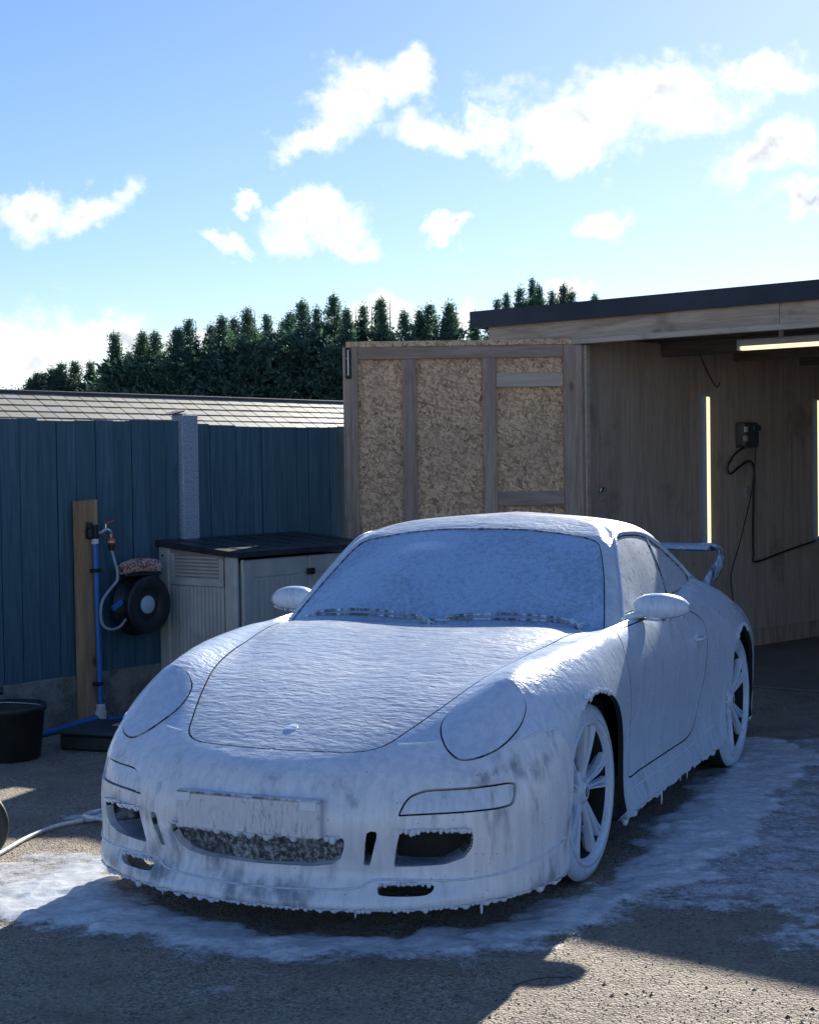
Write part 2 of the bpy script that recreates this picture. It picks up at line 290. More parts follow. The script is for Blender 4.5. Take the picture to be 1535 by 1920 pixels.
# ------------------------------------------------------------------ mesh helpers
class MB:
    def __init__(s): s.v = []; s.f = []; s.sm = []
    def add(s, vs, fs, smooth=False):
        o = len(s.v); s.v += [tuple(p) for p in vs]; s.f += [tuple(o + i for i in f) for f in fs]; s.sm += [smooth] * len(fs); return s
    def box(s, a, b, bev=0.0, mat=None):
        x0, y0, z0 = [min(p, q) for p, q in zip(a, b)]; x1, y1, z1 = [max(p, q) for p, q in zip(a, b)]
        if bev <= 0:
            vs = [(x0, y0, z0), (x1, y0, z0), (x1, y1, z0), (x0, y1, z0), (x0, y0, z1), (x1, y0, z1), (x1, y1, z1), (x0, y1, z1)]
            fs = [(0, 3, 2, 1), (4, 5, 6, 7), (0, 1, 5, 4), (1, 2, 6, 5), (2, 3, 7, 6), (3, 0, 4, 7)]
        else:
            c = min(bev, (x1 - x0) * .45, (y1 - y0) * .45, (z1 - z0) * .45); vs = []; ix = {}
            for i, X in enumerate((x0, x1)):
                for j, Y in enumerate((y0, y1)):
                    for k, Z in enumerate((z0, z1)):
                        sx, sy, sz = (c if i == 0 else -c), (c if j == 0 else -c), (c if k == 0 else -c)
                        for ax, p in enumerate(((X, Y + sy, Z + sz), (X + sx, Y, Z + sz), (X + sx, Y + sy, Z))): ix[i, j, k, ax] = len(vs); vs.append(p)
            g = lambda i, j, k, ax: ix[i, j, k, ax]; fs = []
            for i in (0, 1):
                q = [g(i, 0, 0, 0), g(i, 1, 0, 0), g(i, 1, 1, 0), g(i, 0, 1, 0)]; fs.append(q if i else q[::-1])
                q = [g(0, i, 0, 1), g(1, i, 0, 1), g(1, i, 1, 1), g(0, i, 1, 1)]; fs.append(q[::-1] if i else q)
                q = [g(0, 0, i, 2), g(1, 0, i, 2), g(1, 1, i, 2), g(0, 1, i, 2)]; fs.append(q if i else q[::-1])
            for i in (0, 1):
                for j in (0, 1):
                    q = [g(i, j, 0, 0), g(i, j, 1, 0), g(i, j, 1, 1), g(i, j, 0, 1)]; fs.append(q[::-1] if i == j else q)
                    q = [g(i, 0, j, 0), g(i, 1, j, 0), g(i, 1, j, 2), g(i, 0, j, 2)]; fs.append(q if i == j else q[::-1])
                    q = [g(0, i, j, 1), g(1, i, j, 1), g(1, i, j, 2), g(0, i, j, 2)]; fs.append(q[::-1] if i == j else q)
                    for k in (0, 1):
                        q = [g(i, j, k, 0), g(i, j, k, 1), g(i, j, k, 2)]; fs.append(q if (i + j + k) % 2 else q[::-1])
        if mat is not None: vs = [tuple(mat @ Vector(p)) for p in vs]
        return s.add(vs, fs)
    def tube(s, pts, r, n=8, caps=True, flat=None):
        """round tube along pts; r a number or a list"""
        P = [Vector(p) for p in pts]; m = len(P); vs = []; fs = []; ref = None
        for i, p in enumerate(P):
            t = (P[min(i + 1, m - 1)] - P[max(i - 1, 0)]).normalized()
            if ref is None: ref = Vector((0, 0, 1)) if abs(t.z) < .9 else Vector((1, 0, 0))
            a = t.cross(ref)
            if a.length < 1e-6: a = t.cross(Vector((.3, .9, .1)))
            a.normalize(); b = a.cross(t).normalized(); ref = b
            rr = r[i] if isinstance(r, (list, tuple)) else r
            for k in range(n):
                q = 2 * math.pi * k / n; vs.append(p + a * math.cos(q) * rr + b * math.sin(q) * rr * (flat or 1))
        for i in range(m - 1):
            for k in range(n): fs.append((i * n + k, i * n + (k + 1) % n, (i + 1) * n + (k + 1) % n, (i + 1) * n + k))
        s.add(vs, fs, True)
        if caps: s.add(vs[:n], [tuple(range(n))[::-1]]); s.add(vs[-n:], [tuple(range(n))])
        return s
    def lathe(s, prof, n=32, axis='z', o=(0, 0, 0), smooth=True, closed=False):
        """prof: (radius, height) pairs turned about an axis"""
        vs = []; fs = []; m = len(prof)
        for (r, h) in prof:
            for k in range(n):
                a = 2 * math.pi * k / n; p = (r * math.cos(a), r * math.sin(a), h)
                if axis == 'y': p = (p[0], p[2], p[1])
                if axis == 'x': p = (p[2], p[0], p[1])
                vs.append((p[0] + o[0], p[1] + o[1], p[2] + o[2]))
        for i in range(m if closed else m - 1):
            j = (i + 1) % m
            for k in range(n):
                q = (i * n + k, i * n + (k + 1) % n, j * n + (k + 1) % n, j * n + k); fs.append(q if axis != 'y' else q[::-1])
        return s.add(vs, fs, smooth)
    def build(s, name, mat=None, parent=None, recalc=True):
        me = bpy.data.meshes.new(name); me.from_pydata(s.v, [], s.f)
        me.polygons.foreach_set('use_smooth', s.sm)
        if recalc:
            bm = bmesh.new(); bm.from_mesh(me); bmesh.ops.recalc_face_normals(bm, faces=bm.faces); bm.to_mesh(me); bm.free()
        if mat: me.materials.append(M[mat] if isinstance(mat, str) else mat)
        me.update(); o = bpy.data.objects.new(name, me); C.objects.link(o)
        if parent is not None: o.parent = parent
        return o
def tag(o, label, cat, group=None, kind=None):
    if label: o['label'] = label
    if cat: o['category'] = cat
    if group: o['group'] = group
    if kind: o['kind'] = kind
    return o
def thing(name, label, cat, loc=(0, 0, 0), rz=0.0, group=None):
    o = bpy.data.objects.new(name, None); C.objects.link(o); o.location = loc; o.rotation_euler = (0, 0, rz); o.empty_display_size = .1
    return tag(o, label, cat, group)
def inst(name, mesh, parent, loc=(0, 0, 0), rot=(0, 0, 0), scale=(1, 1, 1)):
    o = bpy.data.objects.new(name, mesh); C.objects.link(o); o.parent = parent; o.location = loc; o.rotation_euler = rot; o.scale = scale; return o
def smooth_path(pts, n=8):
    P = [Vector(p) for p in pts]; out = []
    for i in range(len(P) - 1):
        p0, p1, p2, p3 = P[max(i - 1, 0)], P[i], P[i + 1], P[min(i + 2, len(P) - 1)]
        for k in range(n):
            t = k / n; out.append(.5 * ((2 * p1) + (p2 - p0) * t + (2 * p0 - 5 * p1 + 4 * p2 - p3) * t * t + (3 * p1 - p0 - 3 * p2 + p3) * t ** 3))
    out.append(P[-1]); return out
# ------------------------------------------------------------------ ground
def build_ground():
    mb = MB(); S = 400; mb.add([(-S, -S, 0), (S, -S, 0), (S, S, 0), (-S, S, 0)], [(0, 1, 2, 3)]); o = mb.build('ground', 'asphalt'); o['kind'] = 'structure'
build_ground()
# ------------------------------------------------------------------ fence, garage, shed, trees
def build_fence():
    th = R(38); fd = Vector((math.sin(th), math.cos(th), 0)); g0 = Vector((-2.086, 9.325, 0)); rz = math.atan2(fd.y, fd.x)
    # local x runs along the fence, local y away from the yard; face of the boards at local y = 0
    def panel(s0, s1, zt, label, seed, sag, bw0):
        rnd = random.Random(seed); p = thing('fence', label, 'fence', g0 + fd * s0, rz, 'featheredge fences'); x = 0.0; w = s1 - s0; k = 0
        while x < w - .02:
            bw = rnd.uniform(bw0, bw0 * 1.25); bw = min(bw, w - x); top = zt - sag * math.sin(math.pi * (x + bw / 2) / w) + rnd.uniform(-.004, .004); z0 = .285; t0, t1 = .003 + rnd.uniform(0, .003), .020 + rnd.uniform(0, .006)
            mb = MB(); lean = rnd.uniform(-.003, .003); gx = x + .008
            bx_ = lambda xa, xb, ya, yb, zt_: [(xa, ya, z0), (xb, ya, z0), (xb, yb, z0), (xa, yb, z0), (xa + lean, ya, zt_), (xb + lean, ya, zt_), (xb + lean, yb, zt_), (xa + lean, yb, zt_)]
            fc = [(0, 3, 2, 1), (4, 5, 6, 7), (0, 1, 5, 4), (1, 2, 6, 5), (2, 3, 7, 6), (3, 0, 4, 7)]
            mb.add(bx_(x - .02, gx + .002, -.002, .010, top - .004), fc); v = bx_(gx, x + bw, -t1, 0.0, top); v[0] = (v[0][0], -t1 + .004, v[0][2]); v[4] = (v[4][0], -t1 + .004, v[4][2])
            mb.add(v, [(0, 3, 2, 1), (4, 5, 6, 7), (0, 1, 5, 4), (1, 2, 6, 5), (2, 3, 7, 6), (3, 0, 4, 7)]); mb.build('board', 'fence_paint', p); x += bw; k += 1
        for z in (.5, 1.05, 1.6): MB().box((0, .002, z - .04), (w, .04, z + .04), .004).build('rail', 'fence_paint', p)
        return p
    panel(-.75, .955, 1.845, 'dark blue painted board fence behind the wooden tap post', 11, .015, .135)
    panel(1.12, 2.75, 1.825, 'dark blue painted board fence behind the storage box, beside the garage door leaf', 12, .016, .108)
    po = MB(); po.box((0, -.055, 0), (.145, .05, 1.882), .008); po.box((-.004, -.035, 1.88), (.06, .03, 1.888)); o = po.build('fence_post', 'concrete_post'); o.location = g0 + fd * .966; o.rotation_euler = (0, 0, rz); tag(o, 'pale speckled concrete post between the two blue fence panels', 'fence post')
    for (a, b, lb) in ((-.75, .962, 'mossy concrete gravel board under the fence behind the wooden post'), (1.118, 2.75, 'concrete gravel board under the fence behind the storage box')):
        o = MB().box((0, -.03, 0), (b - a, .03, .299), .006).build('gravel_board', 'concrete'); o.location = g0 + fd * a; o.rotation_euler = (0, 0, rz); tag(o, lb, 'gravel board')
    sc = MB(); sc.box((-.075, -.05, 0), (.05, .05, .008), .002); o = sc.build('slate_scrap', 'felt'); o.location = g0 + fd * .95 + Vector((0, 0, 1.889)); o.rotation_euler = (0, R(-12), rz); tag(o, 'small dark slate scrap lying on top of the concrete fence post', 'slate')
    return g0, fd, rz
FG, FD, FRZ = build_fence()

def build_garage():
    th = R(-52); d = -Vector((math.sin(th), math.cos(th), 0)); rz = math.atan2(d.y, d.x)         # local x: along the front, towards the right and the viewer; local y: into the garage
    Q = Vector((1.034, 1.034, 1.0125)); P = Vector((1.187 * 1.034, 11.27, 0)); g = thing('garage', 'timber garage with flat felt roof and open front showing plywood walls and tube lights', 'garage', P, rz); g.scale = Q
    side = R(46) - (R(90) - (rz + R(90)))            # turn of the inner side wall against local y
    W, D = 5.2, 6.0
    # left wall is skewed a little outwards as it goes back
    wd = Vector((math.sin(R(47)), math.cos(R(47)), 0)); ang = math.atan2(wd.y, wd.x) - rz
    lx, ly = math.cos(ang), math.sin(ang)
    # plywood lining in sheets of 1.22 m
    for k in range(5):
        a, b = .06 + 1.22 * k, .06 + 1.22 * (k + 1) - .003; m = MB()
        m.add([(lx * a, ly * a, 0), (lx * b, ly * b, 0), (lx * b, ly * b, 2.4), (lx * a, ly * a, 2.4), (lx * a - .02 * ly, ly * a + .02 * lx, 0), (lx * b - .02 * ly, ly * b + .02 * lx, 0), (lx * b - .02 * ly, ly * b + .02 * lx, 2.4), (lx * a - .02 * ly, ly * a + .02 * lx, 2.4)], [(0, 1, 2, 3), (7, 6, 5, 4), (0, 4, 5, 1), (3, 2, 6, 7), (1, 5, 6, 2), (0, 3, 7, 4)]); m.build('wall_panel', 'ply', g)
    m = MB(); L = 6.0; q = Matrix.Rotation(ang, 4, 'Z'); m.box((.0, .025, 0), (L, .12, 2.46), 0, q); m.build('outer_wall', 'timber', g)
    m = MB(); m.box((0, D, 0), (W + 5.2, D + .12, 2.46)); m.build('back_wall', 'ply', g); m = MB(); m.box((W, .1, 0), (W + .12, D, 2.46)); m.build('side_wall', 'ply', g)
    # roof deck, felt edge, tapered beam, trims
    m = MB(); m.add([(-.82, -.07, 2.565), (W + .4, -.07, 2.58), (W + .4, D + .2, 2.58), (-.82, D + .2, 2.565), (-.82, -.07, 2.635), (W + .4, -.07, 2.65), (W + .4, D + .2, 2.65), (-.82, D + .2, 2.635)], [(3, 2, 1, 0), (4, 5, 6, 7), (0, 1, 5, 4), (1, 2, 6, 5), (2, 3, 7, 6), (3, 0, 4, 7)]); m.build('roof', 'felt', g)
    m = MB(); m.add([(-.85, -.10, 2.52), (W + .42, -.10, 2.535), (W + .42, -.072, 2.535), (-.85, -.072, 2.52), (-.85, -.10, 2.642), (W + .42, -.10, 2.66), (W + .42, -.072, 2.66), (-.85, -.072, 2.642)], [(3, 2, 1, 0), (4, 5, 6, 7), (0, 1, 5, 4), (1, 2, 6, 5), (2, 3, 7, 6), (3, 0, 4, 7)]); m.build('roof_edge', 'felt', g)
    m = MB(); m.box((-.85, -.0715, 2.522), (-.821, D + .2, 2.641)); m.build('roof_edge', 'felt', g)
    m = MB(); z = lambda x: 2.545 + .002 * x
    for (a, b) in ((-.72, 1.52), (1.524, W)):
        m = MB(); m.add([(a, -.05, 2.392), (b, -.05, 2.392), (b, .0, 2.392), (a, .0, 2.392), (a, -.05, z(a)), (b, -.05, z(b)), (b, .0, z(b)), (a, .0, z(a))], [(3, 2, 1, 0), (4, 5, 6, 7), (0, 1, 5, 4), (1, 2, 6, 5), (2, 3, 7, 6), (3, 0, 4, 7)]); m.build('beam', 'beam', g)
    MB().box((-.02, -.065, 2.352), (W, -.02, 2.3905), .004).build('head_trim', 'timber_pale', g)
    MB().box((-.03, -.05, 0), (.055, .05, 2.3495), .004).build('door_post', 'timber', g); MB().box((.058, -.02, 0), (.075, .03, 2.345), .002).build('door_stop', 'timber_pale', g)
    MB().box((W - .1, -.05, 0), (W, .05, 2.35), .004).build('door_post', 'timber', g)
    # ceiling and joists
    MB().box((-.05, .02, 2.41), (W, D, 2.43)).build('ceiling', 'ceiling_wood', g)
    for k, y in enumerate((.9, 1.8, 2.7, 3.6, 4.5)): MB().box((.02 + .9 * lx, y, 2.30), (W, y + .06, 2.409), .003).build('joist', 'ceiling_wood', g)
    MB().box((.0, .05, .004), (W, D, .018)).build('floor_slab', 'concrete_floor', g)
    # a skirting strip along the foot of the wall
    m = MB(); m.box((.1, -.012, .02), (5.6, .0, .16), .003, q); m.build('skirting', 'timber', g)
    Wt = Matrix.Translation(P) @ Matrix.Rotation(rz, 4, 'Z') @ Matrix.Diagonal((*Q, 1)) @ q                    # frame of the inner side wall: x along it, -y into the room
    wz = rz + ang
    def hang(name, label, cat, x, z, group=None): return thing(name, label, cat, Wt @ Vector((x, 0, z)), wz, group)
    # vertical tube lights
    for (x, lb) in ((1.43, 'lit vertical tube light on the plywood wall, nearest the garage door post'), (2.945, 'lit vertical tube light on the plywood wall at the right edge of the picture')):
        t = hang('tube_light', lb, 'tube light', x, .86, 'tube lights in the garage')
        MB().box((-.028, -.035, 0), (.0, -.001, 1.18), .003).build('housing', 'tube_body', t); MB().box((-.002, -.040, .01), (.045, -.006, 1.165), .008).build('tube', 'led', t); MB().box((-.03, -.042, 1.165), (.046, -.001, 1.182), .003).build('end_cap', 'tube_body', t); MB().box((-.03, -.042, -.012), (.046, -.001, .008), .003).build('end_cap', 'tube_body', t)
    t = thing('tube_light', 'lit horizontal tube light under the garage ceiling behind the roof beam', 'tube light', Matrix.Translation(P) @ Matrix.Rotation(rz, 4, 'Z') @ Vector((1.05, .43, 2.30)), rz, 'tube lights in the garage')
    MB().box((0, -.03, .028), (1.2, .03, .075), .003).build('housing', 'tube_body', t); MB().box((.015, -.022, 0), (1.19, .022, .028), .008).build('tube', 'led', t); MB().box((-.006, -.03, -.002), (.014, .03, .076), .003).build('end_cap', 'tube_body', t); MB().box((.3, -.01, .075), (.33, .01, .145)).build('bracket', 'tube_body', t); MB().box((.9, -.01, .075), (.93, .01, .145)).build('bracket', 'tube_body', t)
    # charger box and its cables
    t = hang('wall_charger', 'dark charger box with cables on the plywood wall between the tube lights', 'charger', 1.93, 1.62)
    MB().box((-.10, -.09, 0), (.12, -.001, .20), .015).build('casing', 'charger', t); MB().box((.03, -.096, .135), (.13, -.088, .175), .002).build('display', 'display', t)
    MB().lathe([(.0, -.10), (.022, -.10), (.028, -.092), (.028, -.08)], 20, 'y', (-.072, 0, .07)).build('socket', 'wall_grey', t); MB().box((-.095, -.10, .12), (-.055, -.085, .165), .004).build('plug', 'conn_white', t)
    MB().tube(smooth_path([(-.06, -.07, .0), (-.16, -.05, -.05), (-.25, -.04, -.15), (-.22, -.04, -.21), (-.1, -.04, -.16), (.03, -.04, -.11), (.10, -.04, -.15), (.125, -.03, -.28), (.12, -.02, -.6), (.12, -.02, -.86), (.16, -.02, -.93), (.6, -.02, -.86), (1.02, -.02, -.80)], 6), .008, 6).build('cable_lead', 'cable', t)
    o = MB().tube(smooth_path([(.07, -.095, .12), (.06, -.09, -.05), (.0, -.09, -.35), (-.18, -.1, -.75), (-.33, -.12, -1.0), (-.42, -.2, -1.2)], 6), .005, 6).build('cable_lead', 'cable', t)
    o = MB().box((0, -.02, 0), (.055, -.001, .085), .003).build('wall_socket', 'wall_grey'); o.matrix_world = Wt @ Matrix.Translation((1.955, 0, 1.22)); tag(o, 'small grey socket on the plywood wall below the charger box', 'socket')
    t = hang('padlock_hasp', 'small steel hasp with grey plate on the plywood wall beside the door post', 'hasp', .225, 1.27); MB().box((-.03, -.012, -.035), (.05, -.001, .035), .003).build('plate', 'wall_grey', t); MB().tube([(-.03, -.015, .03), (-.03, -.03, .06), (.0, -.03, .065), (.01, -.015, .035)], .006, 6).build('shackle', 'chrome', t)
    t = MB().tube(smooth_path([(.0, -.01, 0), (.06, -.014, -.1), (.13, -.016, -.19), (.21, -.014, -.26), (.24, -.02, -.22)], 5), .004, 5).build('loose_wire', 'cable'); t.matrix_world = Wt @ Matrix.Translation((1.38, 0, 2.35)); tag(t, 'short loose wire hanging from the top of the plywood wall', 'wire')
    return g
def build_leaf():
    L = Vector((-.436 * 1.034, 11.27, 0)); w = 1.60; h = 2.395; t = thing('garage_door_leaf', 'open garage door leaf of flaky board in a grey timber frame', 'door', (L.x, L.y, 0), R(-.25)); t.scale = (1.034, 1.034, 1.0125)
    z0 = .04
    MB().box((.02, .0, z0), (w - .02, .018, h - .01)).build('flake_board', 'osb', t)
    def bar(nm, a, b, m, lab=None):
        o = MB().box((a[0], -.034, a[1]), (b[0], -.0005, b[1]), .003).build(nm, m, t)
        if lab: o['label'] = lab
    zt = h - .040; zr = h - .128
    bar('stile', (0.0, z0), (.09, zt), 'timber'); bar('stile', (.40, z0), (.495, zr - .0015), 'timber'); bar('stile', (.955, z0), (1.05, zr - .0015), 'timber'); bar('stile', (1.515, z0), (w, zt), 'timber')
    bar('rail', (.0915, zr), (1.5135, zt), 'timber_x'); bar('rail', (.0915, z0), (.3985, z0 + .1), 'timber_x')
    bar('rail', (1.0515, 2.058), (1.5135, 2.158), 'timber_pale', 'paler short cross rail near the top'); bar('rail', (1.0515, 1.218), (1.5135, 1.318), 'timber_x'); bar('rail', (1.0515, .50), (1.5135, .60), 'timber_x')
    MB().box((.012, -.036, zt + .0005), (w * .56, .02, h), .002).build('edge_strip', 'osb', t); MB().box((w * .561, -.036, zt + .0005), (w - .002, .02, h - .002), .002).build('edge_strip', 'osb', t)
    bolt = MB().box((.008, -.046, h - .262), (.048, -.0345, h - .045), .003).build('bolt_plate', 'black', t)
    MB().tube([(.028, -.052, h - .06), (.028, -.052, h - .24)], .006, 8).build('bolt_bar', 'steel', bolt)
    for k in range(4): MB().lathe([(.0, -.049), (.004, -.048), (.005, -.046)], 8, 'y', (.016 if k % 2 else .040, 0, h - .06 - .058 * k)).build('screw', 'steel', bolt)
    MB().box((-.012, -.005, .06), (-.0005, .02, h - .04), .002).build('edge_lath', 'timber_pale', t); MB().box((.005, .0185, z0), (w - .005, .032, h - .012)).build('bounce_screen', 'felt', t)  # unseen dark sheet added on the back to stop sunlight bouncing onto the fence
def build_shed():
    th = R(40); d = Vector((math.sin(th), math.cos(th), 0)); n = Vector((-d.y, d.x, 0)); rz = math.atan2(d.y, d.x)
    ridge0 = Vector((-5.25, 20.0, 2.565)); sh = thing('neighbour_shed', 'low neighbouring shed with pale square roof tiles behind the fence', 'shed', (ridge0.x, ridge0.y, 0), rz)
    pitch = R(30); tw, ex = .245, .172; cols, rows = 42, 7; x0 = -2.2
    me = {}
    def tile_mesh(wd):
        k = round(wd, 3)
        if k not in me:
            m = MB(); m.box((.005, 0, 0), (wd - .005, -ex - .02, .016), .003); o = m.build('roof_tile', 'tile'); me[k] = o.data; bpy.data.objects.remove(o)
        return me[k]
    rnd = random.Random(5); z0 = ridge0.z - .02
    for r in range(rows):
        for c in range(cols):
            if rnd.random() < -1: continue
            s = (r + .15) * ex; yy = -s * math.cos(pitch); zz = z0 - s * math.sin(pitch)
            inst('roof_tile', tile_mesh(tw), sh, (x0 + c * tw, yy, zz + .012 + rnd.uniform(0, .003)), (pitch - .07 + rnd.uniform(-.006, .006), rnd.uniform(-.006, .006), rnd.uniform(-.008, .008)))
    Lx = cols * tw; m = MB(); s = rows * ex; c_, s_ = math.cos(pitch), math.sin(pitch)
    m.add([(x0, 0, z0 - .02), (x0 + Lx, 0, z0 - .02), (x0 + Lx, -s * c_, z0 - .02 - s * s_), (x0, -s * c_, z0 - .02 - s * s_), (x0, 2.2, z0 - .02 - 1.27), (x0 + Lx, 2.2, z0 - .02 - 1.27)], [(0, 1, 2, 3), (1, 0, 4, 5)]); m.build('roof_deck', 'felt', sh)
    MB().box((x0 - .03, -.06, z0 - .005), (x0 + Lx + .03, .06, z0 + .05), .01).build('ridge_board', 'felt', sh)
    MB().box((x0 + .05, -s * c_ + .12, 0), (x0 + Lx - .05, 2.0, z0 - .02 - s * s_ - .01)).build('wall', 'ply', sh)
def build_trees():
    variants = []
    for vi in range(6):
        rnd = random.Random(100 + vi); mb = MB(); H = 1.0
        # unit tree: height 1, radius about .17; sprays on ascending branches, feathery leader
        def spray(p, dirv, ln, wd):
            d = dirv.normalized(); s = d.cross(Vector((rnd.uniform(-1, 1), rnd.uniform(-1, 1), rnd.uniform(-.3, 1)))).normalized(); q = p + d * ln
            mb.add([p - s * wd * .25, p + d * ln * .45 - s * wd, q, p + d * ln * .45 + s * wd], [(0, 1, 2, 3)])
        for i in range(560):
            t = rnd.random() ** .72; z = .03 + .95 * t; rad = (.15 * min(1, (1 - t) / (.30 + .05 * vi)) ** (1.1 + .12 * (vi % 3)) + .002) * rnd.uniform(.5, 1.25) * (1 + .2 * math.sin(z * 43 + vi)); a = rnd.uniform(0, 6.283)
            if t > .82: rad *= .8
            base = Vector((0, 0, z - rad * .35)); tip = Vector((math.cos(a) * rad, math.sin(a) * rad, z + rad * rnd.uniform(.1, .7))); dv = tip - base
            for k in range(13):
                u = rnd.uniform(.30, 1.0) if t < .8 else rnd.uniform(.1, 1); p = base + dv * u + Vector((rnd.gauss(0, .008), rnd.gauss(0, .008), rnd.gauss(0, .006)))
                spray(p, dv.normalized() + Vector((rnd.uniform(-.8, .8), rnd.uniform(-.8, .8), rnd.uniform(-.3, .9) + (.7 if t > .8 else 0))), rnd.uniform(.012, .034) * (1.0 if t < .74 else max(.28, 1 - (t - .74) * 3)), rnd.uniform(.0026, .006) * (1 if t < .85 else .55))
        for k in range(60):
            z = .82 + .18 * rnd.random() ** .8; spray(Vector((rnd.gauss(0, .004), rnd.gauss(0, .004), z)), Vector((rnd.uniform(-1, 1), rnd.uniform(-1, 1), rnd.uniform(.4, 2))), rnd.uniform(.006, .014), .0017)
        o = mb.build('crown', 'leaf', recalc=False); crown = o.data; bpy.data.objects.remove(o)
        tb = MB(); tb.tube([(0, 0, 0), (0.004, 0, .4), (-.003, .003, .75), (0, 0, .98)], [.012, .009, .005, .001], 7); o = tb.build('trunk', 'bark'); trunk = o.data; bpy.data.objects.remove(o)
        variants.append((crown, trunk))
    f = 2933.0
    tops = [(62, 700), (75, 690), (90, 690), (107, 680), (120, 684), (133, 672), (156, 669), (181, 670), (208, 684), (233, 617), (252, 655), (269, 638), (283, 618), (306, 618), (335, 612), (357, 612), (379, 595), (400, 604), (420, 589), (446, 594), (472, 589), (489, 576), (520, 587), (540, 598), (560, 585), (589, 564), (607, 577), (639, 552), (660, 580), (678, 572), (708, 566), (742, 560), (770, 585), (793, 583), (825, 574), (848, 585), (866, 570), (905, 590),
            (940, 566), (958, 556), (981, 544), (1005, 528), (1027, 542), (1045, 552), (1068, 540), (1088, 550), (1120, 560)]
    rank = ['first', 'second', 'third', 'fourth', 'fifth', 'sixth', 'seventh', 'eighth', 'ninth', 'tenth', 'eleventh', 'twelfth', 'thirteenth', 'fourteenth', 'fifteenth', 'sixteenth', 'seventeenth', 'eighteenth', 'nineteenth', 'twentieth']
    kinds = ['young green conifer in the low row, %s from its left end', 'dark conifer above the tiled shed roof, %s of the tall hedge from its left end', 'dark conifer above the open door leaf, %s from the left', 'conifer top above the garage roof, %s from the left']
    seen = [0] * 4
    for i, (px, py) in enumerate(tops):
        rnd = random.Random(i); lowrow = px < 220; ov = px > 925
        y = 52 if lowrow else (44 + rnd.uniform(-1.2, 1.2)); y = 60 if ov else y
        x = (px - 767 + .0149 * (py - 960)) / f * y; H = 1.519 + (877 - py) / f * y + (px - 767) * -.000 ; H *= 1.012
        wide = (1.5 if not lowrow else 1.7) * 5.5 / H * (1.0 if not ov else 1.1) * rnd.uniform(.85, 1.2)
        if px == 233: wide *= 1.15
        k = 0 if lowrow else (3 if ov else (1 if px < 650 else 2))
        o = thing('conifer_tree', kinds[k] % rank[min(seen[k], 19)], 'tree', (x, y, 0), rnd.uniform(0, 6.28), 'conifers in the hedge')
        seen[k] += 1; c, t = variants[rnd.randrange(6)]; s = (H * wide, H * wide, H); inst('crown', c, o, rot=(rnd.uniform(-.03, .03), rnd.uniform(-.03, .03), 0), scale=s); inst('trunk', t, o, scale=(H, H, H))
concrete_floor = plain('concrete_floor', (.16, .155, .15), .6, var=.3, vscale=3, bump=.1)
build_garage(); build_leaf(); build_shed(); build_trees()

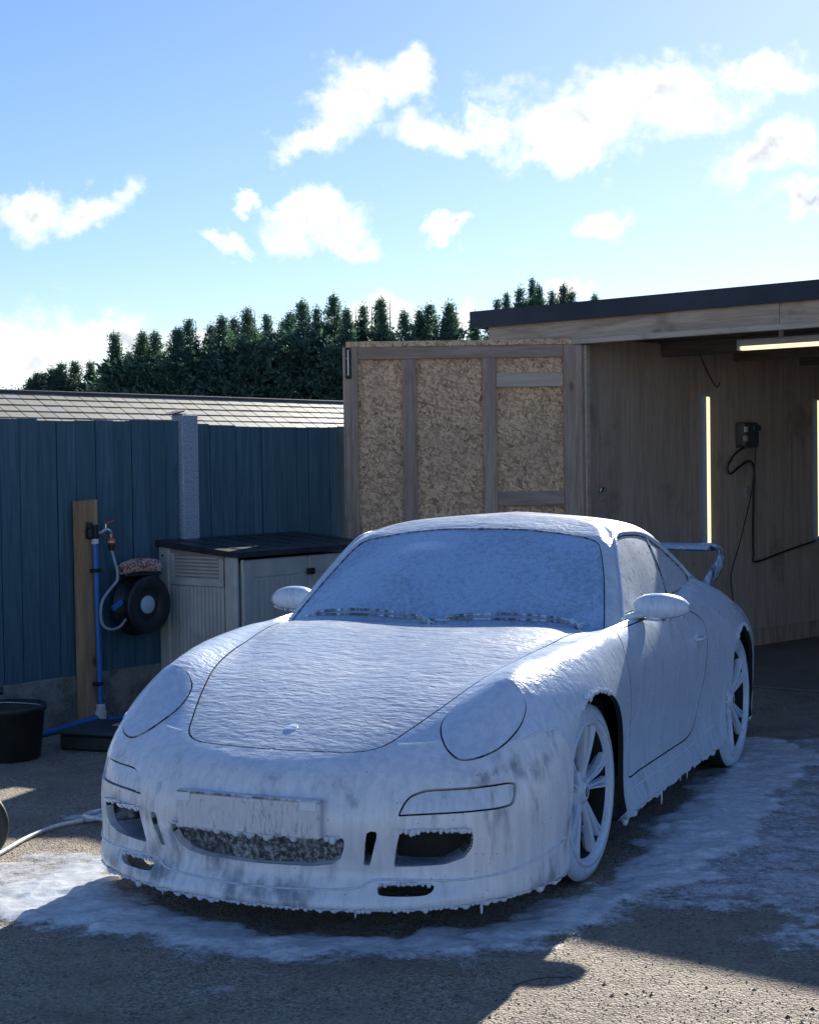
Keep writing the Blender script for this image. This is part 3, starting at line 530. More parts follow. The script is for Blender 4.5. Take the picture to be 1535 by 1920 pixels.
# ------------------------------------------------------------------ the car: body surfaces
# ---- body control net: stations around the car (front centre -> side -> rear centre), rows bottom -> cowl
BODY = [
 [(.82,0,.10),(1.005,0,.10),(.972,0,.205),(1.0,0,.32),(.998,0,.44),(.955,0,.525),(.87,0,.572),(.70,0,.636),(.42,0,.725),(.05,0,.812),(-.33,0,.88),(-.46,0,.86)],
 [(.80,.33,.10),(.976,.33,.105),(.940,.33,.205),(.966,.33,.32),(.958,.33,.44),(.90,.33,.532),(.815,.325,.585),(.65,.31,.655),(.38,.28,.745),(.03,.26,.825),(-.345,.25,.882),(-.47,.25,.86)],
 [(.74,.54,.105),(.897,.56,.11),(.876,.56,.20),(.875,.56,.32),(.86,.565,.44),(.80,.565,.53),(.71,.56,.595),(.52,.53,.70),(.28,.46,.765),(-.03,.45,.835),(-.38,.48,.882),(-.5,.48,.86)],
 [(.64,.66,.11),(.785,.725,.12),(.785,.73,.2),(.78,.735,.32),(.765,.735,.44),(.715,.725,.54),(.62,.70,.63),(.40,.655,.785),(.14,.57,.80),(-.12,.555,.845),(-.42,.60,.875),(-.53,.6,.85)],
 [(.48,.72,.12),(.60,.83,.125),(.605,.84,.2),(.60,.842,.32),(.59,.836,.44),(.56,.812,.56),(.48,.768,.68),(.25,.70,.815),(.02,.62,.825),(-.2,.605,.85),(-.45,.65,.868),(-.56,.64,.845)],
 [(.33,.75,.125),(.38,.868,.125),(.38,.878,.2),(.37,.884,.32),(.36,.885,.44),(.34,.862,.57),(.28,.818,.70),(.09,.74,.832),(-.10,.66,.84),(-.27,.65,.857),(-.48,.68,.865),(-.59,.665,.84)],
 [(0,.76,.13),(0,.872,.13),(0,.882,.2),(0,.89,.32),(0,.893,.44),(0,.89,.57),(-.02,.862,.71),(-.12,.775,.842),(-.23,.695,.853),(-.36,.682,.862),(-.52,.70,.862),(-.63,.675,.835)],
 [(-.32,.77,.15),(-.32,.865,.15),(-.32,.866,.22),(-.32,.862,.32),(-.32,.864,.44),(-.32,.870,.57),(-.32,.862,.71),(-.35,.80,.845),(-.41,.735,.864),(-.48,.72,.866),(-.58,.715,.857),(-.68,.675,.835)],
 [(-.62,.77,.165),(-.62,.862,.165),(-.62,.848,.235),(-.62,.828,.32),(-.62,.832,.44),(-.62,.847,.57),(-.62,.852,.71),(-.61,.82,.825),(-.61,.775,.868),(-.62,.752,.877),(-.65,.735,.868),(-.73,.67,.845)],
 [(-1.2,.77,.17),(-1.2,.862,.17),(-1.2,.848,.235),(-1.2,.822,.32),(-1.2,.83,.44),(-1.2,.85,.57),(-1.2,.852,.70),(-1.2,.825,.82),(-1.2,.785,.882),(-1.2,.762,.897),(-1.2,.742,.893),(-1.2,.64,.87)],
 [(-1.75,.77,.17),(-1.75,.862,.17),(-1.75,.852,.235),(-1.75,.838,.32),(-1.75,.856,.44),(-1.75,.876,.57),(-1.75,.872,.70),(-1.75,.84,.82),(-1.75,.785,.90),(-1.75,.745,.92),(-1.75,.71,.922),(-1.75,.60,.90)],
 [(-2.08,.78,.16),(-2.08,.88,.16),(-2.09,.888,.235),(-2.09,.892,.32),(-2.1,.898,.44),(-2.1,.902,.57),(-2.1,.89,.70),(-2.1,.845,.82),(-2.1,.775,.90),(-2.1,.72,.94),(-2.1,.66,.95),(-2.1,.53,.94)],
 [(-2.5,.80,.16),(-2.5,.875,.16),(-2.5,.882,.235),(-2.5,.888,.32),(-2.5,.892,.44),(-2.5,.893,.57),(-2.5,.872,.69),(-2.5,.815,.80),(-2.5,.735,.865),(-2.5,.65,.90),(-2.5,.56,.925),(-2.5,.4,.935)],
 [(-2.9,.68,.2),(-3.0,.78,.2),(-3.02,.785,.26),(-3.03,.79,.34),(-3.03,.793,.45),(-3.02,.79,.57),(-3.0,.765,.66),(-2.98,.71,.74),(-2.95,.62,.79),(-2.93,.51,.835),(-2.9,.40,.87),(-2.85,.2,.895)],
 [(-3.15,.55,.25),(-3.32,.62,.25),(-3.37,.62,.3),(-3.4,.62,.37),(-3.42,.62,.46),(-3.42,.62,.57),(-3.39,.6,.67),(-3.32,.56,.75),(-3.2,.5,.805),(-3.05,.4,.84),(-2.95,.3,.86),(-2.88,.15,.88)],
 [(-3.25,0,.25),(-3.42,0,.25),(-3.47,0,.3),(-3.5,0,.37),(-3.52,0,.46),(-3.51,0,.57),(-3.47,0,.66),(-3.41,0,.735),(-3.25,0,.795),(-3.1,0,.83),(-3.0,0,.855),(-2.9,0,.88)],
]
CABIN = [
 [(-.32,0,.82),(-.40,0,.865),(-.62,0,1.005),(-.84,0,1.135),(-1.07,0,1.242),(-1.15,0,1.27),(-1.25,0,1.29),(-1.36,0,1.302)],
 [(-.35,.30,.82),(-.43,.3,.865),(-.645,.29,1.003),(-.86,.275,1.13),(-1.08,.26,1.233),(-1.16,.25,1.262),(-1.26,.2,1.286),(-1.38,0,1.303)],
 [(-.43,.56,.81),(-.52,.57,.857),(-.70,.545,.98),(-.88,.515,1.093),(-1.07,.48,1.202),(-1.16,.455,1.238),(-1.27,.35,1.276),(-1.42,0,1.303)],
 [(-.53,.73,.80),(-.60,.72,.850),(-.74,.68,.963),(-.88,.632,1.073),(-1.02,.575,1.183),(-1.13,.53,1.226),(-1.28,.40,1.271),(-1.46,0,1.303)],
 [(-.65,.765,.80),(-.69,.75,.865),(-.80,.715,.97),(-.92,.665,1.08),(-1.06,.606,1.188),(-1.16,.56,1.222),(-1.30,.42,1.268),(-1.5,0,1.303)],
 [(-.95,.765,.82),(-.95,.75,.885),(-.98,.72,.97),(-1.04,.675,1.08),(-1.13,.612,1.198),(-1.20,.565,1.232),(-1.33,.42,1.27),(-1.55,0,1.302)],
 [(-1.3,.76,.83),(-1.3,.745,.90),(-1.3,.72,.97),(-1.32,.675,1.08),(-1.35,.61,1.195),(-1.37,.56,1.235),(-1.43,.42,1.272),(-1.65,0,1.297)],
 [(-1.72,.745,.84),(-1.7,.728,.91),(-1.7,.705,.97),(-1.68,.662,1.075),(-1.65,.605,1.18),(-1.64,.555,1.222),(-1.66,.41,1.262),(-1.8,0,1.288)],
 [(-2.2,.73,.85),(-2.15,.69,.925),(-2.1,.665,.985),(-2.05,.625,1.06),(-1.98,.57,1.135),(-1.94,.515,1.178),(-1.93,.38,1.222),(-2.0,0,1.25)],
 [(-2.55,.66,.86),(-2.5,.62,.925),(-2.42,.58,.975),(-2.33,.53,1.03),(-2.25,.47,1.08),(-2.2,.41,1.11),(-2.18,.3,1.15),(-2.2,0,1.18)],
 [(-2.95,.46,.83),(-2.85,.42,.90),(-2.73,.39,.945),(-2.6,.36,.995),(-2.5,.32,1.04),(-2.44,.28,1.07),(-2.4,.2,1.10),(-2.4,0,1.12)],
 [(-3.05,0,.83),(-2.95,0,.885),(-2.85,0,.92),(-2.75,0,.965),(-2.65,0,1.005),(-2.58,0,1.035),(-2.52,0,1.06),(-2.48,0,1.08)],
]
def _m(n):
    A=np.zeros((n,n))
    A[0,0]=1;A[n-1,n-1]=1
    B=np.zeros((n,n))
    for i in range(1,n-1):
        A[i,i-1]=1;A[i,i]=4;A[i,i+1]=1
        B[i,i-1]=6;B[i,i]=-12;B[i,i+1]=6
    return np.linalg.solve(A,B)
class Surf:
    """tensor-product natural cubic spline through a control net, mirrored across y=0 at both station ends"""
    def __init__(s,net):
        N=np.array(net,float);mir=N*np.array([1,-1,1])
        s.ns,s.nr=N.shape[:2]
        s.N=np.concatenate([mir[2:0:-1],N,mir[-2:-4:-1]],0)   # two mirrored stations each end
        s.off=2
        s.Mu=_m(s.N.shape[0]);s.Mv=_m(s.nr)
        s.D=np.einsum('ij,jkc->ikc',s.Mu,s.N)
        # along v for both N and D
        s.Nv=np.einsum('kj,ijc->ikc',s.Mv,s.N);s.Dv=np.einsum('kj,ijc->ikc',s.Mv,s.D)
    @staticmethod
    def _w(t,n):
        i=np.clip(np.floor(t).astype(int),0,n-2);b=t-i;a=1-b
        return i,a,b,(a**3-a)/6,(b**3-b)/6
    def __call__(s,u,v):
        u=np.asarray(u,float)+s.off;v=np.asarray(v,float)
        i,a,b,c,d=s._w(u,s.N.shape[0]);k,e,f,g,h=s._w(v,s.nr)
        def row(P,Pv,ii):
            return e[...,None]*P[ii,k]+f[...,None]*P[ii,k+1]+g[...,None]*Pv[ii,k]+h[...,None]*Pv[ii,k+1]
        return a[...,None]*row(s.N,s.Nv,i)+b[...,None]*row(s.N,s.Nv,i+1)+c[...,None]*row(s.D,s.Dv,i)+d[...,None]*row(s.D,s.Dv,i+1)
    def normal(s,u,v):
        h=.01
        du=s(u+h,v)-s(u-h,v);dv=s(u,v+h)-s(u,v-h)
        n=np.cross(du,dv);n/=np.linalg.norm(n,axis=-1,keepdims=True)+1e-12
        return n
SB = Surf(BODY); SG = Surf(CABIN)
def resample(S, uv, step=.012, smooth=True, closed=True):
    uv = np.array(uv, float)
    if smooth:
        n = len(uv); out = []
        rngi = range(n if closed else n - 1)
        for i in rngi:
            g = lambda k: uv[(i + k) % n] if closed else uv[min(max(i + k, 0), n - 1)]
            p0, p1, p2, p3 = g(-1), g(0), g(1), g(2)
            for t in np.linspace(0, 1, 10, endpoint=False):
                out.append(.5 * ((2 * p1) + (p2 - p0) * t + (2 * p0 - 5 * p1 + 4 * p2 - p3) * t * t + (3 * p1 - p0 - 3 * p2 + p3) * t ** 3))
        if not closed: out.append(uv[-1])
        uv = np.array(out)
    P = S(uv[:, 0], uv[:, 1])
    if closed: uv = np.vstack([uv, uv[:1]]); P = np.vstack([P, P[:1]])
    L = np.concatenate([[0], np.cumsum(np.linalg.norm(np.diff(P, axis=0), axis=1))]); m = max(8, int(L[-1] / step))
    t = np.linspace(0, L[-1], m + 1)
    r = np.stack([np.interp(t, L, uv[:, 0]), np.interp(t, L, uv[:, 1])], 1)
    return r[:-1] if closed else r
def invert(S, pts, ax, vlo=0, vhi=99, ulo=0, uhi=99):
    """uv of surface points whose two coordinates ax match pts"""
    u = np.linspace(max(0, ulo), min(S.ns - 1, uhi), 260); v = np.linspace(max(0, vlo), min(S.nr - 1, vhi), 160); U, V = np.meshgrid(u, v, indexing='ij')
    P = S(U, V)[..., ax].reshape(-1, 2); Q = np.stack([U, V], -1).reshape(-1, 2); out = []
    for p in pts:
        q = Q[np.argmin(((P - np.array(p)) ** 2).sum(1))].copy()
        for _ in range(6):
            f = S(q[0], q[1])[ax] - p; h = 1e-3
            J = np.stack([(S(q[0] + h, q[1])[ax] - S(q[0] - h, q[1])[ax]) / (2 * h), (S(q[0], q[1] + h)[ax] - S(q[0], q[1] - h)[ax]) / (2 * h)], 1)
            try: d = np.linalg.solve(J, f)
            except np.linalg.LinAlgError: break
            if np.abs(d).max() > .5: d *= .5 / np.abs(d).max()
            q = q - d
        out.append(q)
    return np.array(out)
def inset(S, uv, g):
    """move a closed uv loop inwards by g metres"""
    n = len(uv); area = .5 * np.sum(uv[:, 0] * np.roll(uv[:, 1], -1) - np.roll(uv[:, 0], -1) * uv[:, 1]); sg = 1 if area > 0 else -1
    P = S(uv[:, 0], uv[:, 1]); T = np.roll(P, -1, 0) - np.roll(P, 1, 0); h = .01
    Ju = (S(uv[:, 0] + h, uv[:, 1]) - S(uv[:, 0] - h, uv[:, 1])) / (2 * h); Jv = (S(uv[:, 0], uv[:, 1] + h) - S(uv[:, 0], uv[:, 1] - h)) / (2 * h)
    Nn = np.cross(Ju, Jv); D = np.cross(Nn, T) * sg; D /= np.linalg.norm(D, axis=1, keepdims=True) + 1e-12; D *= g
    out = uv.copy()
    for i in range(n):
        A = np.stack([Ju[i], Jv[i]], 1); out[i] += np.linalg.lstsq(A, D[i], rcond=None)[0]
    return out
def inside(poly, pts):
    x, y = pts[:, 0], pts[:, 1]; r = np.zeros(len(pts), bool); n = len(poly)
    for i in range(n):
        x0, y0 = poly[i]; x1, y1 = poly[(i + 1) % n]
        if y0 == y1: continue
        c = ((y0 > y) != (y1 > y)) & (x < (x1 - x0) * (y - y0) / (y1 - y0) + x0); r ^= c
    return r
def cut_surface(S, loops, du, dv, sc):
    """triangulate the surface's uv rectangle with every loop as exact edges; returns uv verts, tris, centroids"""
    nu, nv = int((S.ns - 1) * du) + 1, int((S.nr - 1) * dv) + 1
    U, V = np.meshgrid(np.linspace(0, S.ns - 1, nu), np.linspace(0, S.nr - 1, nv), indexing='ij'); g = np.stack([U, V], -1).reshape(-1, 2)
    allp = np.vstack(loops); keep = np.ones(len(g), bool); border = (g[:, 0] < 1e-6) | (g[:, 0] > S.ns - 1 - 1e-6) | (g[:, 1] < 1e-6) | (g[:, 1] > S.nr - 1 - 1e-6)
    s = np.array([sc, 1.0])
    for i in range(0, len(g), 4000):
        d = (((g[i:i + 4000, None] - allp[None]) * s) ** 2).sum(2).min(1); keep[i:i + 4000] = d > .0026
    g = g[keep | border]; vs = [g]; es = []; o = len(g)
    for lp in loops:
        n = len(lp); vs.append(lp); es += [(o + i, o + (i + 1) % n) for i in range(n)]; o += n
    vs.append(np.array([[0, -.02], [0, S.nr - .98]])); es.append((o, o + 1)); o += 2          # keep the plane of symmetry as an edge
    A = np.vstack(vs) * s
    r = delaunay_2d_cdt([Vector(p) for p in A], es, [], 0, 1e-6)
    uv = np.array([(p.x, p.y) for p in r[0]]) / s; tri = np.array([f for f in r[2] if len(f) == 3]); cen = uv[tri].mean(1)
    ok = (cen[:, 1] > 0) & (cen[:, 1] < S.nr - 1) & (cen[:, 0] > 0) & (cen[:, 0] < S.ns - 1)
    return uv, tri[ok], cen[ok]
def region_mesh(S, uv, tri, name, mat, parent, flange=.014, both=True, side=1, push=0.0, dark=True, label=None):
    """one panel: its faces, a turned-in edge all round, mirrored when 'both'"""
    if len(tri) == 0: return None
    used = np.unique(tri); ix = -np.ones(len(uv), int); ix[used] = np.arange(len(used)); q = uv[used]; q = np.clip(q, [0, 0], [S.ns - 1, S.nr - 1])
    P = S(q[:, 0], q[:, 1]); Nn = S.normal(np.clip(q[:, 0], .02, S.ns - 1.02), np.clip(q[:, 1], .02, S.nr - 1.02))
    T = ix[tri]; a = P[T]; fn = np.cross(a[:, 1] - a[:, 0], a[:, 2] - a[:, 0])
    cen = P[T].mean(1); ctr = np.array([-1.2, 0, .45]); outw = cen - ctr; outw[:, 0] *= .3
    # the surface normal points outwards when it agrees with the direction away from the middle of the car
    if np.sum(Nn * (P - ctr) * [.3, 1, 1]) < 0: Nn = -Nn
    flip = np.sum(fn * Nn[T].mean(1), 1) < 0; T[flip] = T[flip][:, ::-1]
    P = P + Nn * push
    mb_v = [tuple(p) for p in P]; mb_f = [tuple(int(i) for i in t) for t in T]; sm = [True] * len(mb_f)
    if flange:
        ed = {}
        for t in T:
            for i in range(3):
                e = (int(t[i]), int(t[(i + 1) % 3])); k = tuple(sorted(e)); ed.setdefault(k, []).append(e)
        dup = {}
        def dv(i, low):
            k = (i, low)
            if k not in dup: dup[k] = len(mb_v); mb_v.append(tuple(P[i] - (Nn[i] * flange if low else 0)))
            return dup[k]
        for k, l in ed.items():
            if len(l) == 1:
                i, j = l[0]
                if (q[i, 0] < 1e-4 and q[j, 0] < 1e-4) or (q[i, 0] > S.ns - 1 - 1e-4 and q[j, 0] > S.ns - 1 - 1e-4): continue
                if (q[i, 1] < 1e-4 and q[j, 1] < 1e-4) or (q[i, 1] > S.nr - 1 - 1e-4 and q[j, 1] > S.nr - 1 - 1e-4): continue
                mb_f.append((dv(i, 0), dv(i, 1), dv(j, 1), dv(j, 0))); sm.append(False)
    objs = []
    def mk(vs, fs, smf, nm):
        me = bpy.data.meshes.new(nm); me.from_pydata(vs, [], fs); me.polygons.foreach_set('use_smooth', smf); me.materials.append(M[mat]); me.materials.append(M['liner' if name == 'body_shell' else 'gap']); me.polygons.foreach_set('material_index', [0 if q else (1 if dark else 0) for q in smf]); me.update()
        o = bpy.data.objects.new(nm, me); C.objects.link(o); o.parent = parent
        if label: o['label'] = label
        objs.append(o); return o
    mir = [(x, -y, z) for x, y, z in mb_v]; mf = [tuple(f[::-1]) for f in mb_f]
    if both:
        n = len(mb_v); o = mk(mb_v + mir, mb_f + [tuple(i + n for i in f) for f in mf], sm + sm, name)
        bm = bmesh.new(); bm.from_mesh(o.data); seam = [v for v in bm.verts if abs(v.co.y) < 2e-4]
        bmesh.ops.remove_doubles(bm, verts=seam, dist=6e-4); bm.to_mesh(o.data); bm.free(); o.data.update()
    else:
        mk(mb_v, mb_f, sm, name); mk(mir, mf, sm, name)
    return objs
def surf_tube(S, uv, r, n=6, off=0.0, smooth=True, mirror=False):
    uv = resample(S, uv, .015, smooth, False); P = S(uv[:, 0], uv[:, 1]); Nn = S.normal(uv[:, 0], uv[:, 1])
    if np.sum(Nn * (P - np.array([-1.2, 0, .45])) * [.3, 1, 1]) < 0: Nn = -Nn
    P = P + Nn * off
    if mirror: P = P * [1, -1, 1]
    return [tuple(p) for p in P]
def build_car():
    yaw = R(24.25); car = thing('sports_car', 'white sports coupe covered all over in white snow foam', 'car', (-.124, 5.991, 0), math.atan2(-math.cos(yaw), -math.sin(yaw)))
    # ------- outlines on the body surface
    bon_xy = [(.848, 0), (.846, .12), (.838, .22), (.818, .31), (.786, .36), (.745, .392), (.66, .428), (.54, .475), (.40, .522), (.20, .572), (0, .607), (-.2, .642), (-.415, .668), (-.425, .655), (-.40, .5), (-.352, .25), (-.335, 0)]
    bon = invert(SB, bon_xy, [0, 1], 5.0); bon[0, 0] = 0; bon[-1, 0] = 0
    bonS = resample(SB, bon, .012, True, False); bonS[:, 0] = np.maximum(bonS[:, 0], 0)
    bonnet = np.vstack([bonS, [[-.15, bonS[-1, 1]], [-.15, bonS[0, 1]]]])
    head = resample(SB, [(2.9, 7.02), (3.4, 6.80), (3.88, 6.40), (4.02, 6.12), (3.86, 5.84), (3.447, 5.63), (2.972, 5.505), (2.46, 5.47), (2.165, 5.80), (1.92, 6.3), (1.84, 6.677), (1.92, 6.95), (2.14, 7.14), (2.5, 7.16)])
    ind = resample(SB, [(1.638, 3.72), (1.72, 4.17), (1.84, 4.35), (2.031, 4.447), (2.53, 4.474), (3.185, 4.477), (3.53, 4.44), (3.615, 4.30), (3.55, 3.88), (3.33, 3.795), (2.884, 3.774), (2.303, 3.734), (1.72, 3.70)])
    intake = resample(SB, [(1.673, 3.277), (2.2, 3.29), (2.66, 3.30), (2.78, 3.24), (2.80, 3.1), (2.787, 2.857), (2.66, 2.60), (2.342, 2.428), (1.9, 2.36), (1.56, 2.33), (1.61, 2.8)], .01, False)
    slot = resample(SB, [(1.25, 3.27), (1.30, 3.33), (1.375, 3.30), (1.37, 3.127), (1.24, 2.34), (1.165, 2.35)], .008, False)
    lipslot = resample(SB, [(1.36, 1.70), (1.40, 1.82), (1.774, 1.866), (2.12, 1.885), (2.18, 1.81), (2.13, 1.66), (1.96, 1.57), (1.45, 1.56)], .008, True)
    mid = invert(SB, [(0, .335), (.12, .335), (.325, .335), (.325, .312), (.305, .265), (.27, .242), (.2, .232), (0, .228)], [1, 2], 1.6, 4.2, 0, 3); mid[0, 0] = mid[-1, 0] = 0
    midS = resample(SB, mid, .01, False, False); midl = np.vstack([midS, [[-.15, midS[-1, 1]], [-.15, midS[0, 1]]]])
    def arch(cx, cz, r, front, rear, zb, ulo, uhi):
        pts = [(cx + front, zb)] + [(cx + front, cz - .08)]
        pts += [(cx + r * math.cos(a), cz + r * math.sin(a)) for a in np.linspace(math.acos(min(1, front / r)), math.pi - math.acos(min(1, rear / r)), 26)]
        pts += [(cx - rear, cz - .08), (cx - rear, zb)]
        uv = invert(SB, pts, [0, 2], .9, 7.2, ulo, uhi); uv = resample(SB, uv, .015, False, False)
        return np.vstack([[[uv[0, 0], -.4]], [[uv[0, 0], .5]], uv, [[uv[-1, 0], .5]], [[uv[-1, 0], -.4]]])
    archF = arch(-.01, .335, .362, .362, .348, .19, 4.0, 7.9); archR = arch(-2.355, .34, .372, .372, .372, .2, 10.0, 13.2)
    door = resample(SB, [(7.668, 7.33), (7.524, 6.445), (7.508, 5.872), (7.62, 4.936), (7.72, 3.732), (7.62, 2.75), (8.2, 2.62), (8.996, 2.62), (9.397, 2.66), (9.637, 3.018), (9.709, 3.609), (9.72, 4.274), (9.75, 4.922), (9.819, 5.588), (9.874, 6.232), (9.871, 6.631), (9.734, 7.081), (9.45, 7.5), (9.0, 7.9), (8.2, 7.95), (7.8, 7.75)], .012, True)
    bump_ = np.array([(-.2, -.3), (5.3, -.3), (5.3, 2.2), (5.05, 4.9), (4.85, 5.42), (4.3, 5.50), (3.6, 5.62), (2.6, 5.9), (2.0, 6.22), (1.45, 6.22), (1.1, 6.3), (.6, 6.3), (-.2, 6.4)])
    bump_ = resample(SB, bump_, .03, False)
    gap = .0058
    def inset_half(S, lp, g):
        q = inset(S, lp, g)[:-2]; core = lp[:-2]
        q[0] = core[0] + (q[1] - core[1]) * [0, 1]; q[-1] = core[-1] + (q[-2] - core[-2]) * [0, 1]
        return np.vstack([q, [[-.15, q[-1, 1]], [-.15, q[0, 1]]]])
    names = ['bon', 'bon_i', 'head', 'head_i', 'ind', 'ind_i', 'intake', 'slot', 'lip', 'mid', 'aF', 'aR', 'door', 'door_i', 'bump']
    loops = [bonnet, inset_half(SB, bonnet, gap), head, inset(SB, head, .005), ind, inset(SB, ind, .0055), intake, slot, lipslot, midl, archF, archR, door, inset(SB, door, .0058), bump_]
    uv, tri, cen = cut_surface(SB, loops, 9, 7, 2.2)
    Lp = dict(zip(names, loops)); I = {k: inside(l, cen) for k, l in Lp.items()}
    left = np.ones(len(cen), bool)
    def take(m):
        nonlocal left
        m = m & left; left &= ~m; return tri[m]
    take(I['aF'] | I['aR'])
    t_int, t_slot, t_mid = take(I['intake']), take(I['slot']), take(I['mid']); take(I['lip'])
    t_head = take(I['head_i']); take(I['head']); t_ind = take(I['ind_i']); take(I['ind'])
    t_bon = take(I['bon_i']); take(I['bon']); t_door = take(I['door_i']); take(I['door']); t_bump = take(I['bump'])
    region_mesh(SB, uv, tri[left], 'body_shell', 'foam_paint', car, .02)
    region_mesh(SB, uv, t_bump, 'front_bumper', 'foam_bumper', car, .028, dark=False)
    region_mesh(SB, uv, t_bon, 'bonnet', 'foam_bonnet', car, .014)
    region_mesh(SB, uv, t_head, 'headlight', 'foam_lamp', car, .014, False, push=.004)
    region_mesh(SB, uv, t_ind, 'indicator_lamp', 'foam_thin', car, .02, False, push=-.010)
    region_mesh(SB, uv, t_door, 'door', 'foam_paint', car, .014, False)
    region_mesh(SB, uv, t_int, 'air_intake', 'grille', car, 0, False, push=-.12)
    region_mesh(SB, uv, t_slot, 'air_slot', 'grille', car, 0, False, push=-.08)
    region_mesh(SB, uv, t_mid, 'grille', 'grille_foam', car, 0, True, push=-.034)
    # walls of the openings, down to the grilles
    for nm, lp, dep in (('intake_duct', intake, .125), ('slot_duct', slot, .085)):
        for sy in (1, -1):
            P = SB(lp[:, 0], lp[:, 1]); Nn = SB.normal(lp[:, 0], lp[:, 1]); Nn = np.where((Nn[:, :1] < 0), -Nn, Nn); n = len(P)
            mb = MB(); A = P - Nn * .002; Bq = P - Nn * dep; V = np.vstack([A, Bq]) * [1, sy, 1]
            mb.add(V, [(i, (i + 1) % n, n + (i + 1) % n, n + i) for i in range(n)], True).build(nm, 'foam_duct', car)
    P = SB(midS[:, 0], midS[:, 1]); Nn = SB.normal(np.clip(midS[:, 0], .02, 9), midS[:, 1]); Nn = np.where((Nn[:, :1] < 0), -Nn, Nn)
    mb = MB()
    for sy in (1, -1):
        V = np.vstack([P - Nn * .002, P - Nn * .038]) * [1, sy, 1]; n = len(P); mb.add(V, [(i, i + 1, n + i + 1, n + i) for i in range(n - 1)], True)
    mb.build('grille_duct', 'foam_duct', car)
    # ------- cabin
    ws = [(0, 1.0), (1.5, 1.0), (2.6, 1.0), (2.88, 1.03), (2.93, 1.2), (2.93, 2.0), (2.93, 3.0), (2.90, 3.55), (2.78, 3.9), (2.5, 4.06), (2.0, 4.07), (1.2, 4.04), (0, 4.02)]
    wsS = resample(SG, ws, .015, False, False); wsS[0, 0] = wsS[-1, 0] = 0
    wl = np.vstack([wsS, [[-.15, wsS[-1, 1]], [-.15, wsS[0, 1]]]])
    sg1 = resample(SG, [(4.22, 1.35), (4.28, 2.2), (4.42, 3.2), (4.62, 3.78), (5.0, 4.05), (5.7, 4.17), (6.45, 4.12), (6.80, 3.95), (6.66, 2.9), (6.53, 1.5), (6.5, 1.28), (5.6, 1.3), (4.8, 1.3)], .014, False)
    sg2 = resample(SG, [(6.835, 3.90), (6.92, 3.82), (7.30, 3.42), (7.66, 2.83), (7.9, 2.25), (7.95, 1.75), (7.8, 1.4), (7.36, 1.28), (6.8, 1.28), (6.56, 1.32), (6.565, 1.5), (6.695, 2.9)], .014, False)
    uv, tri, cen = cut_surface(SG, [wl, inset_half(SG, wl, .004), sg1, inset(SG, sg1, .004), sg2, inset(SG, sg2, .004)], 9, 9, 1.6)
    left = np.ones(len(cen), bool); I = [inside(l, cen) for l in (inset(SG, wl, .004), wl, inset(SG, sg1, .004), sg1, inset(SG, sg2, .004), sg2)]
    t_ws = take(inside(inset_half(SG, wl, .004), cen)); take(I[1]); t_s1 = take(I[2]); take(I[3]); t_s2 = take(I[4]); take(I[5])
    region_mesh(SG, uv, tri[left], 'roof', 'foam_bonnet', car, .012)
    region_mesh(SG, uv, t_ws, 'windscreen', 'foam_glass', car, .006, push=-.005)
    region_mesh(SG, uv, t_s1, 'side_window', 'foam_window', car, .006, False, push=-.006)
    region_mesh(SG, uv, t_s2, 'quarter_window', 'foam_window', car, .006, False, push=-.006)
    # raised rubber frame round the side glass
    for sy in (False, True):
        ring = [(4.16, 1.25), (4.2, 2.2), (4.34, 3.25), (4.55, 3.9), (5.0, 4.2), (5.7, 4.31), (6.45, 4.27), (6.95, 4.0), (7.4, 3.5), (7.75, 2.9), (8.0, 2.25), (8.05, 1.7)]
        MB().tube(surf_tube(SG, ring, .008, off=.002, mirror=sy), .008, 6).build('window_surround', 'foam_paint', car)
    # ------- seams standing proud under the foam
    for nm, line, rr in (('bumper_seam', [(3.5, 5.60), (3.9, 5.50), (4.4, 5.48), (4.9, 5.42)], .0035), ('bumper_seam', [(1.36, 6.24), (1.6, 6.22), (1.9, 6.24)], .003), ('lip_seam', [(0, 1.62), (.4, 1.63), (.9, 1.68), (1.14, 1.76), (1.3, 1.95), (1.7, 2.0), (2.6, 2.01), (3.4, 2.1), (4.0, 2.25), (4.6, 2.42), (4.92, 2.5)], .004), ('skirt_seam', [(7.55, 2.2), (8.2, 2.12), (9.2, 2.2), (9.9, 2.42), (10.3, 2.6)], .004)):
        for sy in (False, True):
            MB().tube(surf_tube(SB, line, rr, off=.0005, mirror=sy), rr, 6).build(nm, 'foam_drip' if nm != 'lip_seam' else 'foam_paint', car)
    # ------- underside, wheel housings
    mb = MB(); mb.box((.1, -.58, .15), (-3.2, .58, .21)); mb.build('floor_pan', 'liner', car)
    for (wx, wz, rr) in ((-.01, .335, .385), (-2.355, .34, .395)):
        for sy in (1, -1):
            mb = MB(); n = 22; ring = []
            for y in (.50, .80):
                for i in range(n + 1):
                    a = -.25 + (math.pi + .5) * i / n; ring.append((wx + rr * math.cos(a), sy * y, wz + rr * math.sin(a)))
            mb.add(ring, [(i, i + 1, n + 2 + i, n + 1 + i) for i in range(n)], True); mb.add(ring[:n + 1], [tuple(range(n + 1))]); mb.build('wheel_housing', 'liner', car, recalc=False)
